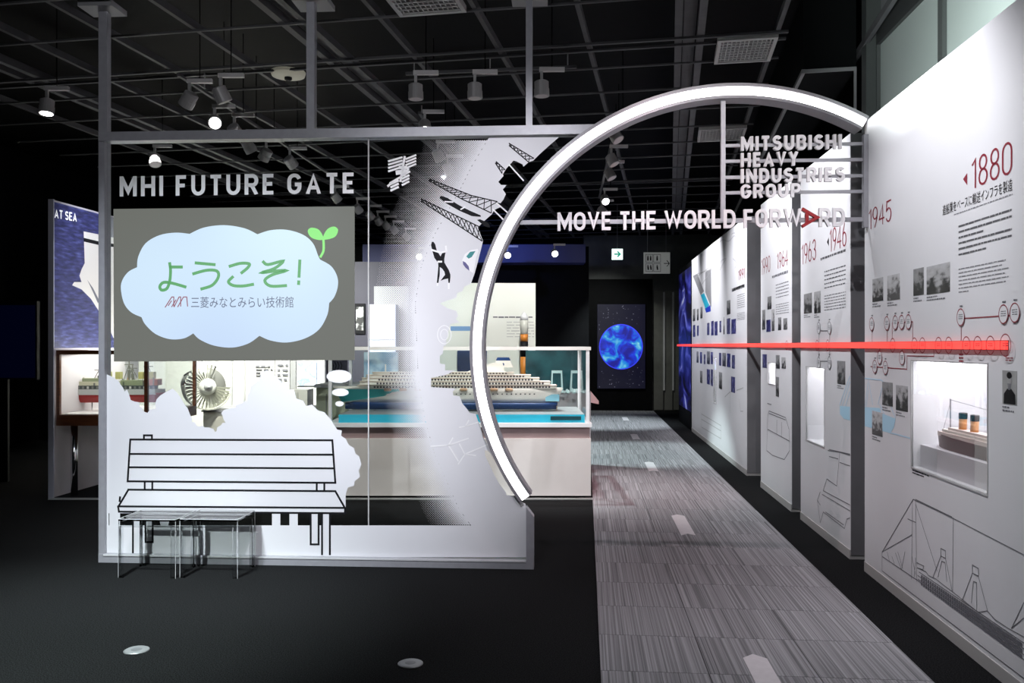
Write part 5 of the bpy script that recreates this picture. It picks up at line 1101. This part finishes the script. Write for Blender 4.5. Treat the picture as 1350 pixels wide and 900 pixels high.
# track spotlights
bodym = mat('spot_body', (.34, .33, .33), .45, .2); litm = mat('spot_lens_lit', (1, .98, .95), .4, emit=12); lensm = mat('spot_lens', (.55, .5, .5), .3)
def make_spot(lit):
    t = thing('track_spotlight', 'x', 'spotlight', None, (0, 0, 0))
    MB().box(-.02, .20, -.018, .018, .13, .165).build('track_adaptor', mat('adaptor_grey', (.5, .48, .48), .45), t)
    MB().box(-.012, .012, -.012, .012, .03, .13).build('arm', bodym, t)
    b = MB().lathe([(.045, .05), (.062, .04), (.062, -.02), (.066, -.021), (.066, -.085), (.060, -.086)], 20).build('lamp_body', bodym, t, smooth=False)
    MB().lathe([(.055, -.084), (.055, -.0875), (.01, -.088)], 20).build('lens', litm if lit else lensm, b)
    return t
protos = [make_spot(0), make_spot(1)]; used = [0, 0]
SP = [  # px, py, height, lit, tilt, turn, label
 (250, 129, 3.78, 0, .75, 2.6, 'first ceiling spotlight of the left track, tilted toward the left'), (291, 122, 3.78, 0, .45, .6, 'second ceiling spotlight of the left track, tilted to the right'),
 (283, 160, 3.78, 1, 1.15, -1.2, 'brightly lit ceiling spotlight above the grey top beam on the left'), (309, 171, 3.78, 0, .9, 1.2, 'spotlight just above the grey top beam beside the lit one'), (327, 191, 3.78, 0, .6, .8, 'spotlight just under the grey top beam behind the glass'),
 (351, 202, 3.78, 0, .7, 2.6, 'spotlight behind the glass above the letters RE of the title'), (382, 212, 3.78, 0, .9, 1.0, 'spotlight behind the glass above the letter G of the title'),
 (548, 118, 3.85, 0, .02, 0, 'left one of three ceiling spotlights pointing straight down'), (626, 117, 3.85, 0, .02, 0, 'middle one of three ceiling spotlights pointing straight down'), (714, 114, 3.85, 0, .02, 0, 'right one of three ceiling spotlights pointing straight down'),
 (560, 166, 3.85, 1, .7, -1.4, 'small lit spotlight just above the grey top beam near the middle'), (577, 203, 3.85, 0, .6, .8, 'spotlight behind the top of the halftone print, upper one'), (590, 221, 3.85, 0, .6, .8, 'spotlight behind the top of the halftone print, lower one'),
 (442, 259, 3.78, 0, .8, .8, 'first spotlight of the diagonal row right of the title letters'), (471, 274, 3.78, 0, .8, .9, 'second spotlight of the diagonal row right of the title letters'), (487, 283, 3.78, 0, .8, .8, 'third spotlight of the diagonal row right of the title letters'), (498, 290, 3.78, 0, .8, .9, 'fourth spotlight of the diagonal row right of the title letters'), (508, 296, 3.78, 0, .8, .8, 'fifth spotlight of the diagonal row right of the title letters'), (519, 302, 3.78, 0, .8, .8, 'sixth spotlight of the diagonal row right of the title letters'), (535, 311, 3.78, 0, .8, .8, 'last spotlight of the diagonal row right of the title letters'),
 (810, 177, 3.85, 0, .6, -.6, 'topmost spotlight of the row inside the light ring'), (806, 209, 3.85, 0, .5, -.5, 'second spotlight from the top inside the light ring'), (803, 228, 3.85, 0, .5, -.5, 'third spotlight from the top inside the light ring'), (797, 262, 3.85, 1, .9, -1.4, 'lit spotlight hanging above the word MOVE'), (793, 276, 3.85, 0, .7, -.4, 'lowest spotlight of the row, touching the word MOVE'),
 (553, 337, 3.30, 1, 1.2, -1.5, 'bright far spotlight shining through the halftone print'), (669, 335, 3.30, 1, 1.2, -1.5, 'bright far spotlight just right of the light ring edge'), (731, 333, 3.30, 1, 1.2, -1.5, 'bright far spotlight under the navy soffit, rightmost of the row'),
 (62, 138, 3.80, 1, .15, -1.5, 'lone lit spotlight in the dark at the far left'), (204, 209, 3.80, 0, .5, -1, 'lone spotlight behind the glass above the title letters')]
for px, py, z, lit, tilt, turn, lab in SP:
    t = protos[lit] if not used[lit] else copy_tree(protos[lit]); used[lit] = 1
    t.location = at_z(px, py, z); t['label'] = lab; MB().tube((.09, 0, .165), (.09, 0, 4.75 - z), .005, 6).build('stem', black, t); t['group'] = 'ceiling track spotlights'
    for ch in [o for o in C.objects if o.parent == t]:
        if ch.name.startswith('lamp_body'): ch.rotation_euler = (0, 0, turn); ch.rotation_euler = Matrix.Rotation(turn, 3, 'Z').to_4x4().to_3x3().__matmul__(Matrix.Rotation(-tilt, 3, 'Y')).to_euler()
# tracks the spotlights hang from
def track(a, b, z, lab):
    A = Vector(at_z(*a, z)); B = Vector(at_z(*b, z)); t = thing('lighting_track', lab, 'light track', None, (A + B) / 2, math.atan2((B - A).y, (B - A).x), 'ceiling lighting tracks'); L = (B - A).length
    MB().box(-L / 2, L / 2, -.015, .015, .0, .025).build('rail', blackmetal, t)
    for k in (-.45, 0, .45): MB().tube((k * L, 0, .025), (k * L, 0, 4.14 - z), .006, 6).build('suspension_rod', midgrey, t)
track((235, 100), (548, 305), 3.945, 'long ceiling track running back along the left side'); track((535, 99), (760, 90), 4.015, 'short cross track carrying three downward spotlights'); track((553, 150), (600, 220), 4.015, 'short track behind the top of the halftone print'); track((813, 160), (790, 262), 4.015, 'ceiling track running back inside the light ring')
